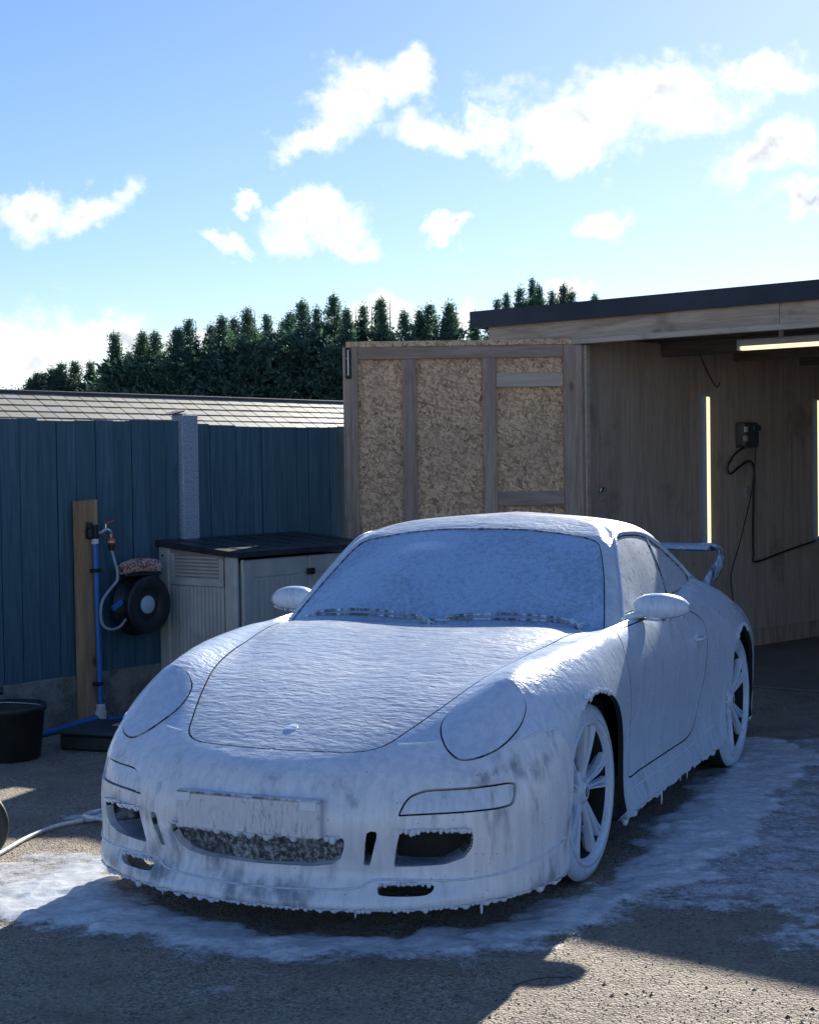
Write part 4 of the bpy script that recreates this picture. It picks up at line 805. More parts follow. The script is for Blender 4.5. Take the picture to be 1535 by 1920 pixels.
    # ------- wheels
    def wheel(x, yo, r, w, rr, sy, rot):
        """yo: outer face; everything turned about the y axis"""
        wh = bpy.data.objects.new('wheel', None); C.objects.link(wh); wh.parent = car; wh.location = (x, sy * yo, r); wh.empty_display_size = .1
        wh.rotation_euler = (0, 0, 0 if sy > 0 else math.pi)
        sh = .022; prof = [(rr + .004, -.010), (rr + .012, -.004), (rr + .03, .0), (r - .03, -.002), (r - .010, -.012), (r - .002, -.030), (r, -.06), (r, -w + .06), (r - .004, -w + .03), (r - .03, -w + .004), (rr, -w)]
        ty = MB().lathe(prof[:6], 72, 'y').build('tyre', 'foam_tyre', wh); MB().lathe(prof[5:], 72, 'y').build('tread', 'rubber', ty)
        rim = MB().lathe([(rr + .012, -.006), (rr + .010, .003), (rr - .002, .004), (rr - .012, -.006), (rr - .018, -.020)], 72, 'y').build('rim', 'foam_wheel', wh); MB().lathe([(rr - .018, -.020), (rr - .028, -.05), (rr - .03, -w + .02)], 72, 'y').build('barrel', 'liner', rim)
        for k in range(5):
            a0 = rot + 2 * math.pi * k / 5; blade = MB(); ribs = MB()
            for sgn, rib in ((-1, 0), (1, 0), (-1.30, 1), (-.70, 1), (.70, 1), (1.30, 1), (0, 2)):   # two blades, ribs along their edges, a thin web between
                m = 9; vs = []; fs = []
                for i in range(m):
                    t = i / (m - 1); rad = .05 + (rr - .016 - .05) * t; ang = a0 + sgn * (.20 - .10 * t + .11 * t * t) + .06 * math.sin(t * 2.6)
                    hw = (.010 + .006 * (1 - t) ** 2 + .004 * t ** 3, .0040 + .002 * t ** 3, .0045 + .003 * t ** 2)[rib]
                    d = (-.040 + .022 * t ** 1.5, -.031 + .022 * t ** 1.5 + .006 * math.sin(math.pi * t), -.044 + .016 * t)[rib]
                    c, s_ = math.cos(ang), math.sin(ang); tx, tz = -s_, c
                    for (o_, dd) in ((-hw, d - .028), (-hw * .9, d - .004), (-hw * .45, d), (hw * .45, d), (hw * .9, d - .004), (hw, d - .028)): vs.append((rad * c + tx * o_, dd, rad * s_ + tz * o_))
                for i in range(m - 1):
                    for j in range(5): fs.append((i * 6 + j, i * 6 + j + 1, (i + 1) * 6 + j + 1, (i + 1) * 6 + j))
                (blade if rib == 0 else ribs).add(vs, fs, True)
            sp = blade.build('spoke', 'foam_blade', wh); ribs.build('spoke_rib', 'foam_wheel', sp)
        mb = MB(); mb.lathe([(.0, -.016), (.028, -.016), (.034, -.02), (.036, -.03), (.075, -.036), (.082, -.046), (.084, -.08)], 40, 'y'); mb.build('hub', 'foam_wheel', wh)
        for k in range(5):
            a = rot + .63 + 2 * math.pi * k / 5; MB().lathe([(.0, -.036), (.009, -.036), (.011, -.040), (.011, -.06)], 12, 'y', (.058 * math.cos(a), 0, .058 * math.sin(a))).build('wheel_bolt', 'wet_trim', wh)
        MB().lathe([(.0, -.0155), (.020, -.0155), (.022, -.018)], 24, 'y').build('centre_cap', 'wet_trim', wh)
        MB().lathe([(.06, -.12), (.165, -.12), (.165, -.15), (.06, -.15)], 48, 'y').build('brake_disc', 'liner', wh)
        MB().lathe([(.0, -.17), (rr - .03, -.17)], 40, 'y').build('shade_disc', 'liner', wh)  # black disc added to paint the shade in the spoke gaps
    for sy in (1, -1):
        wheel(-.03, .832, .325, .235, .258, sy, math.pi / 2 + .10); wheel(-2.352, .852, .333, .295, .262, sy, math.pi / 2 - .32)
    # ------- number plate and its holder
    pl = MB(); rt = Matrix.Translation((1.012, 0, .395)) @ Matrix.Rotation(R(-2), 4, 'Y')
    pl.box((-.012, -.262, -.0575), (.010, .262, .0575), .003, rt).build('number_plate', 'foam_plate', car)
    MB().box((-.02, -.266, .058), (.013, .266, .066), .002, rt).build('plate_holder', 'wet_trim', car)
    for y in (-.245, .225): MB().box((.010, y - .03, .030), (.014, y + .03, .060), .002, rt).build('plate_clip', 'foam_drip', car)
    # ------- door mirrors
    for sy in (1, -1):
        mir = bpy.data.objects.new('wing_mirror', None); C.objects.link(mir); mir.parent = car; mir.location = (-.86, sy * .80, .915); mir.scale = (1, sy, 1)
        mb = MB(); st = 14; n = 20; vs = []; fs = []
        for i in range(st):
            t = i / (st - 1); y = -.045 + .222 * t
            e = max(0.0, 1 - ((t - .46) / .56) ** 2) ** .5 if t > .46 else (max(0, 1 - ((.46 - t) / .50) ** 2.6)) ** .5
            hh = .004 + .052 * e; dd = .003 + .062 * e; zc = .012 - .018 * (t - .4) ** 2
            for k in range(n):
                a = 2 * math.pi * k / n; c, s_ = math.cos(a), math.sin(a)
                x = dd * math.copysign(abs(c) ** .8, c) - .035 - .03 * t; z = zc + hh * math.copysign(abs(s_) ** .85, s_)
                if s_ < 0: z = zc + hh * .86 * math.copysign(abs(s_) ** .6, s_)
                vs.append((x, y, z))
        for i in range(st - 1):
            for k in range(n): fs.append((i * n + k, i * n + (k + 1) % n, (i + 1) * n + (k + 1) % n, (i + 1) * n + k))
        mb.add(vs, fs, True); mb.add(vs[:n], [tuple(range(n))]); mb.add(vs[-n:], [tuple(range(n))]); mb.build('mirror_housing', 'foam_mirror', mir)
        mb = MB(); pts = smooth_path([(.055, -.075, -.035), (.03, -.04, -.022), (.0, -.005, -.018), (-.03, .03, -.012)], 5); mb.tube(pts, [.03 - .008 * i / 15 for i in range(len(pts))], 10, True, .55); mb.build('mirror_arm', 'foam_paint', mir)
        MB().tube([(.0, -.03, -.034), (-.02, .05, -.042), (-.035, .12, -.038), (-.04, .16, -.026)], .006, 6).build('mirror_seam', 'wet_trim', mir)
    # ------- wipers lying at the foot of the screen
    def on_ws(u, v, off=.012):
        s_ = 1 if u >= 0 else -1; p = SG(abs(u), v); nn = SG.normal(max(abs(u), .02), v); nn = nn if nn[0] > 0 else -nn; q = p + nn * off; return (q[0], q[1] * s_, q[2])
    for (u0, u1, vp, um, va) in ((-2.35, .35, 1.27, -.9, 1.0), (-.05, 2.45, 1.25, .9, 1.0)):
        wp = bpy.data.objects.new('wiper', None); C.objects.link(wp); wp.parent = car; wp.empty_display_size = .05
        b = [on_ws(u0 + (u1 - u0) * t, 1.10 + (vp - 1.10) * math.sin(math.pi * (.12 + .76 * t)) ** .8, .012) for t in np.linspace(0, 1, 22)]
        MB().tube(b, .006, 6).build('wiper_blade', 'wet_trim', wp)
        arm = [on_ws(u0 + (u1 - u0) * t, 1.05 + (vp + .07 - 1.05) * math.sin(math.pi * t) ** .7, .026) for t in np.linspace(.15, .85, 18)]
        MB().tube(arm, [.008 - .003 * i / 18 for i in range(18)], 6).build('wiper_arm', 'wet_trim', wp)
        MB().tube([arm[-1], on_ws(u1 - .15, 1.0, .012)], .012, 8).build('wiper_pivot', 'wet_trim', wp)
    # ------- door handles
    for sy in (1, -1):
        q = invert(SB, [(-1.555, .715)], [0, 2], 4, 7)[0]; p = SB(q[0], q[1]); h = bpy.data.objects.new('door_handle', None); C.objects.link(h); h.parent = car; h.location = (p[0], sy * p[1], p[2]); h.scale = (1, sy, 1)
        mb = MB(); mb.lathe([(.0, -.004), (.6, .001), (.9, .006), (1.0, .002), (1.1, -.006)], 24, 'y'); mb.v = [(x * .072, y, z * .034) for x, y, z in mb.v]; mb.build('handle_cup', 'foam_thin', h)
        pts = smooth_path([(.085, -.002, .012), (.05, .020, .014), (0, .026, .014), (-.05, .020, .013), (-.08, -.002, .010)], 5); MB().tube(pts, .012, 8, True, .6).build('handle_bar', 'foam_paint', h)
    # ------- rear wing on curved uprights
    wing = bpy.data.objects.new('rear_wing', None); C.objects.link(wing); wing.parent = car; wing.location = (-2.95, 0, .86); wing.empty_display_size = .1
    mb = MB(); prof = [(.15, .0), (.12, .014), (.04, .024), (-.06, .022), (-.14, .010), (-.155, .0), (-.14, -.008), (0, -.012), (.11, -.010)]; n = len(prof); ys = [-.585, -.57, -.3, 0, .3, .57, .585]; vs = []
    for y in ys:
        for (a, b) in prof: vs.append((a - .05 - .03 * abs(y), y, b + .205 - .012 * (y / .6) ** 2))
    mb.add(vs, [(i * n + k, i * n + (k + 1) % n, (i + 1) * n + (k + 1) % n, (i + 1) * n + k) for i in range(len(ys) - 1) for k in range(n)], True); mb.add(vs[:n], [tuple(range(n))]); mb.add(vs[-n:], [tuple(range(n))])
    mb.build('wing_blade', 'foam_wing', wing)
    for sy in (1, -1):
        path = smooth_path([(-.08, .52, .205), (-.085, .575, .203), (-.09, .612, .185), (-.088, .622, .145), (-.05, .612, .09), (.05, .595, .035), (.12, .585, -.02)], 6); vs = []; fs = []; w = 10
        for i, p in enumerate(path):
            t = (path[min(i + 1, len(path) - 1)] - path[max(i - 1, 0)]).normalized(); fx = Vector((1, 0, .15)); nn = t.cross(fx).normalized(); fx = nn.cross(t).normalized(); hw = .085 - .02 * math.sin(i / len(path) * 3.1)
            for k in range(w): a = 2 * math.pi * k / w; q = p + fx * hw * math.cos(a) + nn * .017 * math.sin(a); vs.append((q.x, sy * q.y, q.z))
        for i in range(len(path) - 1):
            for k in range(w): fs.append((i * w + k, i * w + (k + 1) % w, (i + 1) * w + (k + 1) % w, (i + 1) * w + k))
        mb = MB(); mb.add(vs, fs, True); mb.add(vs[:w], [tuple(range(w))]); mb.add(vs[-w:], [tuple(range(w))]); mb.build('wing_upright', 'foam_wing', wing)
    # ------- oval badge on the bonnet
    q = invert(SB, [(.715, 0.0)], [0, 1], 5.5)[0]; p = SB(.0, q[1]); bd = MB(); bd.lathe([(.0, .002), (.8, .0015), (1.0, -.002)], 24); rt = Matrix.Translation(p) @ Matrix.Rotation(R(20), 4, 'Y'); bd.v = [tuple(rt @ Vector((x * .036, y * .028, z))) for x, y, z in bd.v]; bd.build('bonnet_badge', 'foam_paint', car)
    # ------- foam hanging from every lower edge
    rnd = random.Random(3); mb = MB()
    def drop(p, ln, r):
        if rnd.random() < .14: ln *= 1.7; r *= 1.5
        p = (p[0] + rnd.uniform(-.003, .003), p[1] + rnd.uniform(-.003, .003), p[2] + rnd.uniform(-.002, .004))
        n = 6; prof = [(r * 1.1, .003), (r, -.2 * ln), (r * .85, -.5 * ln), (r * .62, -.8 * ln), (r * .35, -.95 * ln), (0.0005, -ln)]; mb.lathe([(a, b) for a, b in prof], n, 'z', p)
    def row(pts, step, ln0, ln1, r0, r1, longp=.02, longl=.045):
        d = 0
        for a, b in zip(pts[:-1], pts[1:]):
            a, b = Vector(a), Vector(b); L = (b - a).length
            while d < L:
                p = a + (b - a) * (d / L); l = rnd.uniform(ln0, ln1); r = rnd.uniform(r0, r1)
                if rnd.random() < longp: l = longl * rnd.uniform(.5, 1.1); r = .0034
                for sy in (1, -1): drop((p.x, sy * p.y, p.z + .004), l, r)
                d += step * rnd.uniform(.5, 1.5)
            d -= L
    def uvl(pts): q = resample(SB, pts, .01, False, False); P = SB(q[:, 0], q[:, 1]); return [tuple(p) for p in P]
    row(uvl([(0, .97), (4.95, .97)]), .014, .004, .012, .008, .013); row(uvl([(7.15, .95), (10.2, .95)]), .016, .005, .016, .006, .011, .02, .05)
    row(uvl([(1.68, 3.28), (2.2, 3.29), (2.66, 3.30), (2.76, 3.26)]), .017, .008, .018, .008, .013, .04, .03); row(uvl([(1.40, 1.83), (1.774, 1.87), (2.12, 1.885)]), .016, .005, .012, .005, .009, 0)
    row([tuple(p) for p in SB(midS[:, 0], midS[:, 1])[:32]], .016, .008, .018, .008, .012, .03, .04)
    row([(1.008, .001, .338), (1.008, .258, .338)], .014, .006, .014, .007, .011, .03, .04)
    for lp, lo in ((archF, .66), (archR, .665)):
        P = SB(lp[2:-2, 0], lp[2:-2, 1]); row([tuple(p) for p in P if p[2] > lo], .012, .006, .016, .005, .009, 0)
    o = mb.build('foam_drip', 'foam_drip', car); o['kind'] = 'stuff'
    return car
W1 = (.60, .695, .82)  # same foam white, skylight's blue cast included in the colour
gg = G_('gap'); M['gap'] = gg.fin(gg.mix(gg.rng(gg.noise(38, 4, .7), .40, .62), (.03, .035, .045), (.36, .43, .52)), .5); plain('rubber', (.02, .021, .023), .7)
foam_mat('foam_bumper', (.17, .21, .27), .60, (11, 11, 3.2), bump=.6, white=(.73, .775, .84), patch=1.0, specks=True)  # bumper foam paler: brightness it lacks in shade is put into the colour
foam_mat('foam_lamp', (.24, .29, .36), .84, (11, 11, 4), bump=.35, white=(.62, .70, .82))
foam_mat('foam_duct', (.012, .013, .015), .05, (14, 14, 5), bump=.6, white=W1)
foam_mat('grille_foam', (.014, .015, .015), .22, (60, 60, 50), bump=.6, white=(.45, .48, .5))
foam_mat('foam_mirror', (.16, .19, .23), .66, (20, 20, 8), bump=.4, white=W1)
foam_mat('foam_wing', (.03, .06, .11), .22, (12, 12, 8), ur=.12, bump=.5, white=W1)
car = build_car()
# ------------------------------------------------------------------ things in the yard
def fence_pt(s, off, z=0.0):
    n = Vector((FD.y, -FD.x, 0)); p = FG + FD * s + n * off; return Vector((p.x, p.y, z))
def build_storage_box():
    w, d, h = 1.32, .70, 1.0; t = thing('storage_box', 'taupe resin storage box with dark lid standing against the fence', 'storage box', fence_pt(.765, .70), FRZ)   # local x along the fence, local y towards the fence
    MB().box((.02, .02, 0), (w - .02, d - .03, .95)).build('carcass', 'resin_dark', t)
    # left side: corner posts, planked panel, vent frame
    MB().box((0, 0, 0), (.04, .10, .992), .012).build('corner_post', 'resin', t); MB().box((0, d - .12, 0), (.04, d - .02, 1.05), .012).build('corner_post', 'resin', t)
    n = 14; y0, y1 = .105, d - .125; bw = (y1 - y0) / n
    for k in range(n): MB().box((.006, y0 + k * bw + .0025, .04), (.022, y0 + (k + 1) * bw - .0025, .80), .003).build('side_plank', 'resin', t)
    zl = lambda y: .978 + (y + .035) / (d + .035) * .06          # underside of the lid
    m = MB(); yy = [y0, y1]; m.add([(.008, y0, .802), (.008, y1, .802), (.008, y1, zl(y1)), (.008, y0, zl(y0)), (.024, y0, .802), (.024, y1, .802), (.024, y1, zl(y1)), (.024, y0, zl(y0))], [(0, 1, 2, 3), (7, 6, 5, 4), (0, 4, 5, 1), (3, 2, 6, 7), (1, 5, 6, 2), (0, 3, 7, 4)]); m.build('vent_recess', 'resin_dark', t)
    MB().box((.001, y0, .803), (.0075, y1, .85), .003).build('vent_frame', 'resin', t); MB().box((.001, y0, .851), (.0075, y0 + .04, .975), .003).build('vent_frame', 'resin', t); MB().box((.001, y1 - .04, .851), (.0075, y1, 1.005), .003).build('vent_frame', 'resin', t)
    for k in range(6):
        z = .862 + .022 * k; a = y0 + .045 if z + .012 < zl(y0 + .05) - .01 else y0 + .045 + (z + .022 - zl(y0 + .05)) / .08 * .7
        if a < y1 - .1: MB().box((.0015, a, z), (.0075, y1 - .045, z + .011), .002).build('vent_slat', 'resin', t)
    MB().lathe([(.0, -.004), (.008, -.003), (.008, .004)], 12, 'x', (0, d - .065, .985)).build('pin_hole', 'black', t)
    # two doors on the long side facing the car
    for k in range(2):
        a = .055 + k * .605; b = a + .60; dr = MB().box((a, -.012, .05), (b, .018, .965), .008).build('door', 'resin', t)
        MB().box((a + .09, -.018, .855), (b - .09, -.0125, .945), .004).build('door_panel', 'resin', dr)
        m = 9; pw = (.60 - .18) / m
        for j in range(m): MB().box((a + .09 + j * pw + .002, -.018, .10), (a + .09 + (j + 1) * pw - .002, -.0125, .845), .002).build('door_plank', 'resin', dr)
    for z in (.14, .52, .90): MB().tube([(.048, -.014, z), (.048, -.014, z + .07)], .009, 8).build('hinge', 'resin', t)
    MB().box((.62, -.034, .845), (.70, -.019, .885), .006).build('latch', 'black', t)
    m = MB(); ov = .02; m.add([(-ov, -.035, .985), (w + ov, -.035, .985), (w + ov, d, 1.045), (-ov, d, 1.045), (-ov, -.035, 1.018), (w + ov, -.035, 1.018), (w + ov, d, 1.085), (-ov, d, 1.085)], [(3, 2, 1, 0), (4, 5, 6, 7), (0, 1, 5, 4), (1, 2, 6, 5), (2, 3, 7, 6), (3, 0, 4, 7)]); lid = m.build('lid', 'resin_lid', t)
    for k in range(7): m = MB(); x = .12 + k * .18; m.add([(x, .05, 1.024), (x + .012, .05, 1.024), (x + .012, .62, 1.0765), (x, .62, 1.0765), (x, .05, 1.029), (x + .012, .05, 1.029), (x + .012, .62, 1.0815), (x, .62, 1.0815)], [(4, 5, 6, 7), (0, 1, 5, 4), (1, 2, 6, 5), (2, 3, 7, 6), (3, 0, 4, 7)]); m.build('lid_rib', 'resin_lid', lid)
build_storage_box()
def build_tap():
    p = fence_pt(0, .10); o = MB(); o.add([(.075, -.035, 0), (.185, -.035, 0), (.185, .062, 0), (.075, .062, 0), (.072, -.035, 1.346), (.178, -.035, 1.355), (.178, .062, 1.355), (.072, .062, 1.346)], [(3, 2, 1, 0), (4, 5, 6, 7), (0, 1, 5, 4), (1, 2, 6, 5), (2, 3, 7, 6), (3, 0, 4, 7)])
    o = o.build('wooden_post', 'timber_post'); o.location = p; o.rotation_euler = (0, 0, FRZ); tag(o, 'short squared wooden post with the blue water pipe, in front of the fence', 'post')
    T = Matrix.Translation(p) @ Matrix.Rotation(FRZ, 4, 'Z')
    def th(name, label, cat, x, y, z): e = thing(name, label, cat, T @ Vector((x, y, z)), FRZ); return e
    t = th('water_pipe', 'upright bright blue water pipe clipped to the wooden post', 'pipe', .135, -.058, 0)
    MB().tube([(.018, 0, .10), (.014, 0, .4), (.008, 0, .7), (.0, .0, 1.10)], .0165, 12).build('pipe', 'pipe_blue', t)
    for z in (.24, .92): MB().box((-.028, -.020, z), (.032, .022, z + .022), .004).build('pipe_clip', 'black', t)
    MB().lathe([(.034, 0), (.036, .05), (.03, .06), (.026, .10)], 16, 'z', (.018, 0, .03)).build('pipe_sleeve', 'conn_white', t)
    MB().lathe([(.022, 0), (.022, .03), (.0, .03)], 16, 'z', (0, 0, 1.09)).build('pipe_collar', 'conn_white', t)
    t = th('garden_tap', 'black and chrome garden tap with orange hose connector above the blue pipe', 'tap', .135, -.058, 1.12)
    MB().box((-.06, -.025, 0), (-.022, .022, .07), .012).build('manifold', 'black', t); MB().tube([(.0, .0, .0), (.0, .0, .085)], .022, 12).build('valve_body', 'black', t); MB().tube([(-.040, 0, .07), (-.040, 0, .10)], .018, 10).build('valve_cap', 'black', t); MB().tube([(.022, 0, .03), (.055, 0, .035)], .014, 10).build('spout_joint', 'steel', t)
    MB().tube(smooth_path([(.05, 0, .035), (.085, 0, .05), (.115, -.005, .035), (.122, -.005, .005)], 5), [.016 - .004 * i / 15 for i in range(16)], 10).build('spout', 'chrome', t); MB().tube([(.085, 0, .05), (.085, 0, .085)], .007, 8).build('tap_stem', 'chrome', t); MB().tube([(.085, 0, .085), (.15, 0, .105)], .005, 6).build('tap_lever', 'orange', t)
    c = MB().lathe([(.018, 0), (.022, -.012), (.022, -.032), (.018, -.036)], 14, 'z', (.124, -.005, -.0)).build('hose_connector', 'orange', t); MB().lathe([(.019, -.034), (.021, -.05), (.016, -.075)], 14, 'z', (.124, -.005, 0)).build('connector_grip', 'black', c); MB().lathe([(.0225, -.018), (.0225, -.026)], 14, 'z', (.124, -.005, 0)).build('connector_ring', 'conn_white', c)
    R0 = Vector((.50, -.06, .70))       # centre of the reel drum
    h = MB().tube([T @ q for q in smooth_path([(.259, -.063, 1.05), (.266, -.08, .98), (.278, -.09, .91), (.265, -.095, .86), (.214, -.10, .82), (.150, -.10, .755), (.132, -.10, .677), (.148, -.10, .606), (.207, -.10, .574), (.279, -.10, .584), (.335, -.09, .622)], 6)], .009, 8).build('supply_hose', 'hose_grey'); tag(h, 'thin pale grey hose looping from the tap to the hose reel', 'hose')
    t = th('hose_reel', 'round black hose reel with pale hub disc on the fence by the storage box', 'hose reel', R0.x, R0.y, R0.z)
    MB().lathe([(.0, .07), (.185, .07), (.195, .06), (.195, .045), (.135, .03), (.125, -.03), (.135, -.045), (.168, -.05), (.178, -.06), (.168, -.07), (.125, -.06), (.095, -.055), (.086, -.045)], 48, 'y').build('drum', 'reel', t)
    MB().lathe([(.0, -.058), (.050, -.058), (.056, -.052), (.056, -.04)], 32, 'y').build('hub_disc', 'disc_pale', t); MB().lathe([(.056, -.046), (.09, -.046)], 32, 'y').build('drum_face', 'reel', t)
    for k in range(5): MB().lathe([(.133 + .005 * (k % 2), .012 - k * .012), (.146, .006 - k * .012), (.133, .0 - k * .012)], 40, 'y').build('hose_turn', 'reel', t)
    MB().box((-.03, .07, -.14), (.03, .155, .14), .006).build('wall_bracket', 'reel', t); MB().box((-.15, -.02, .176), (.15, .05, .196), .006).build('carry_bar', 'reel', t)
    MB().box((-.235, -.04, .10), (-.150, -.01, .135), .006, Matrix.Rotation(R(-28), 4, 'Y')).build('guide_arm', 'pipe_blue', t)
    m = MB(); rnd = random.Random(9)
    pts = smooth_path([(-.14, 0, 0), (-.12, 0, .010), (0, 0, .016), (.12, 0, .010), (.145, 0, .0)], 6); m.tube(pts, [.020] + [.030] * (len(pts) - 2) + [.020], 14)
    for k in range(1500):
        x = rnd.uniform(-.152, .155); a = rnd.uniform(0, 6.283); r = .029 if abs(x) < .135 else .02; z = .016 - .016 * (x / .14) ** 2; c = Vector((x, math.cos(a) * r, z + math.sin(a) * r)); d = Vector((rnd.uniform(-.4, .4), math.cos(a), math.sin(a) - .2)).normalized(); s = d.cross(Vector((1, .2, .1))).normalized() * .0038; e = c + d * .012; u = Vector((.0038, 0, 0))
        m.add([c - s, c - u, c + s, c + u, e - s, e - u, e + s, e + u], [(0, 1, 5, 4), (1, 2, 6, 5), (2, 3, 7, 6), (3, 0, 4, 7), (4, 5, 6, 7)])
    o = m.build('wash_mitt', 'mitt', recalc=False); o.matrix_world = T @ Matrix.Translation((R0.x - .01, R0.y + .005, R0.z + .228)); tag(o, 'fluffy red and white wash mitt lying on top of the hose reel', 'wash mitt')
    c = thing('meter_box', 'low dark plastic box on the ground under the blue pipe', 'box', (-1.935, 8.53, 0), R(-20))
    MB().box((0, 0, 0), (.44, .42, .085), .012).build('base', 'bucket', c); MB().box((-.01, -.01, .086), (.45, .43, .106), .008).build('cover', 'box_lid', c); MB().box((.2, .22, .1065), (.33, .36, .111), .002).build('cover_plate', 'timber_pale', c)
    b_ = T @ Vector((.15, -.06, .05))
    o = MB().tube(smooth_path([(-2.22, 8.80, .021), (-2.146, 8.907, .021), (-2.06, 9.08, .022), (-2.0, 9.2, .03), tuple(b_)], 5), .019, 10).build('pipe_run', 'pipe_blue'); tag(o, 'short blue pipe lying on the ground between the bucket and the wooden post', 'pipe')
    o = MB().tube([T @ q for q in smooth_path([(.19, -.07, .03), (.40, -.06, .022), (.75, -.05, .022)], 3)], .019, 10).build('pipe_run', 'pipe_blue'); tag(o, 'blue pipe running along the foot of the fence behind the car bonnet', 'pipe')
    b = thing('bucket', 'large dark bucket with wire handle at the left edge by the fence', 'bucket', (-2.15, 8.30, 0)); MB().lathe([(.0, .004), (.15, .004), (.163, .01), (.19, .255), (.202, .26), (.202, .285), (.194, .29), (.185, .255), (.156, .03), (.0, .02)], 40).build('pail', 'bucket', b)
    MB().tube([(.20 * math.cos(a), -.15 * math.sin(a), .272 + .05 * math.sin(a)) for a in np.linspace(0, math.pi, 18)], .003, 6).build('handle', 'steel', b); MB().tube(smooth_path([(-.16, -.05, .15), (-.13, .02, .31), (-.08, .05, .35), (-.04, .06, .355)], 5), .022, 10).build('brush_grip', 'reel', b)
plain('box_lid', (.03, .05, .06), .5)
build_tap()
def build_hose():
    pts = [(-1.75, 5.95, .013), (-1.66, 6.10, .013), (-1.60, 6.42, .013), (-1.53, 6.62, .013), (-1.44, 6.72, .013), (-1.30, 6.80, .013), (-1.15, 6.92, .013), (-.95, 6.9, .013), (-.85, 6.75, .014), (-1.0, 6.62, .03), (-1.25, 6.62, .036), (-1.42, 6.72, .034), (-1.38, 6.90, .02), (-1.2, 7.02, .014), (-1.0, 7.1, .013), (-.8, 7.0, .013), (-.8, 6.85, .03), (-1.0, 6.74, .042), (-1.3, 6.72, .038), (-1.36, 6.80, .013), (-1.2, 6.95, .03), (-.9, 7.05, .03)]
    o = MB().tube(smooth_path(pts, 7), .0092, 8).build('pressure_hose', 'hose_foam'); tag(o, 'grey hose snaking over the ground beside the foamed front bumper', 'hose')
    o = thing('trolley_wheel', 'dark rubber trolley wheel just showing at the left edge of the picture', 'wheel', (-1.725, 6.02, .155), R(8)); MB().lathe([(.10, -.02), (.135, -.024), (.152, -.015), (.155, 0), (.152, .015), (.135, .024), (.10, .02)], 40, 'y', closed=True).build('tyre', 'bucket', o); MB().lathe([(.0, -.012), (.10, -.018), (.10, .018), (.0, .012)], 32, 'y').build('rim', 'wall_grey', o)
    for (pts, lb) in (([(-1.60, 5.42, .006), (-1.42, 5.46, .008), (-1.30, 5.44, .005)], 'thin dark twig on the sunlit ground at the left edge'), ([(.28, 4.52, .004), (.36, 4.57, .008), (.46, 4.59, .004)], 'thin bent twig on the sunlit ground in the foreground')):
        o = MB().tube(smooth_path(pts, 4), .0018, 5).build('twig', 'twig'); tag(o, lb, 'twig')
foam_mat('hose_foam', (.22, .26, .30), .5, (30, 30, 30), bump=.3)
build_hose()
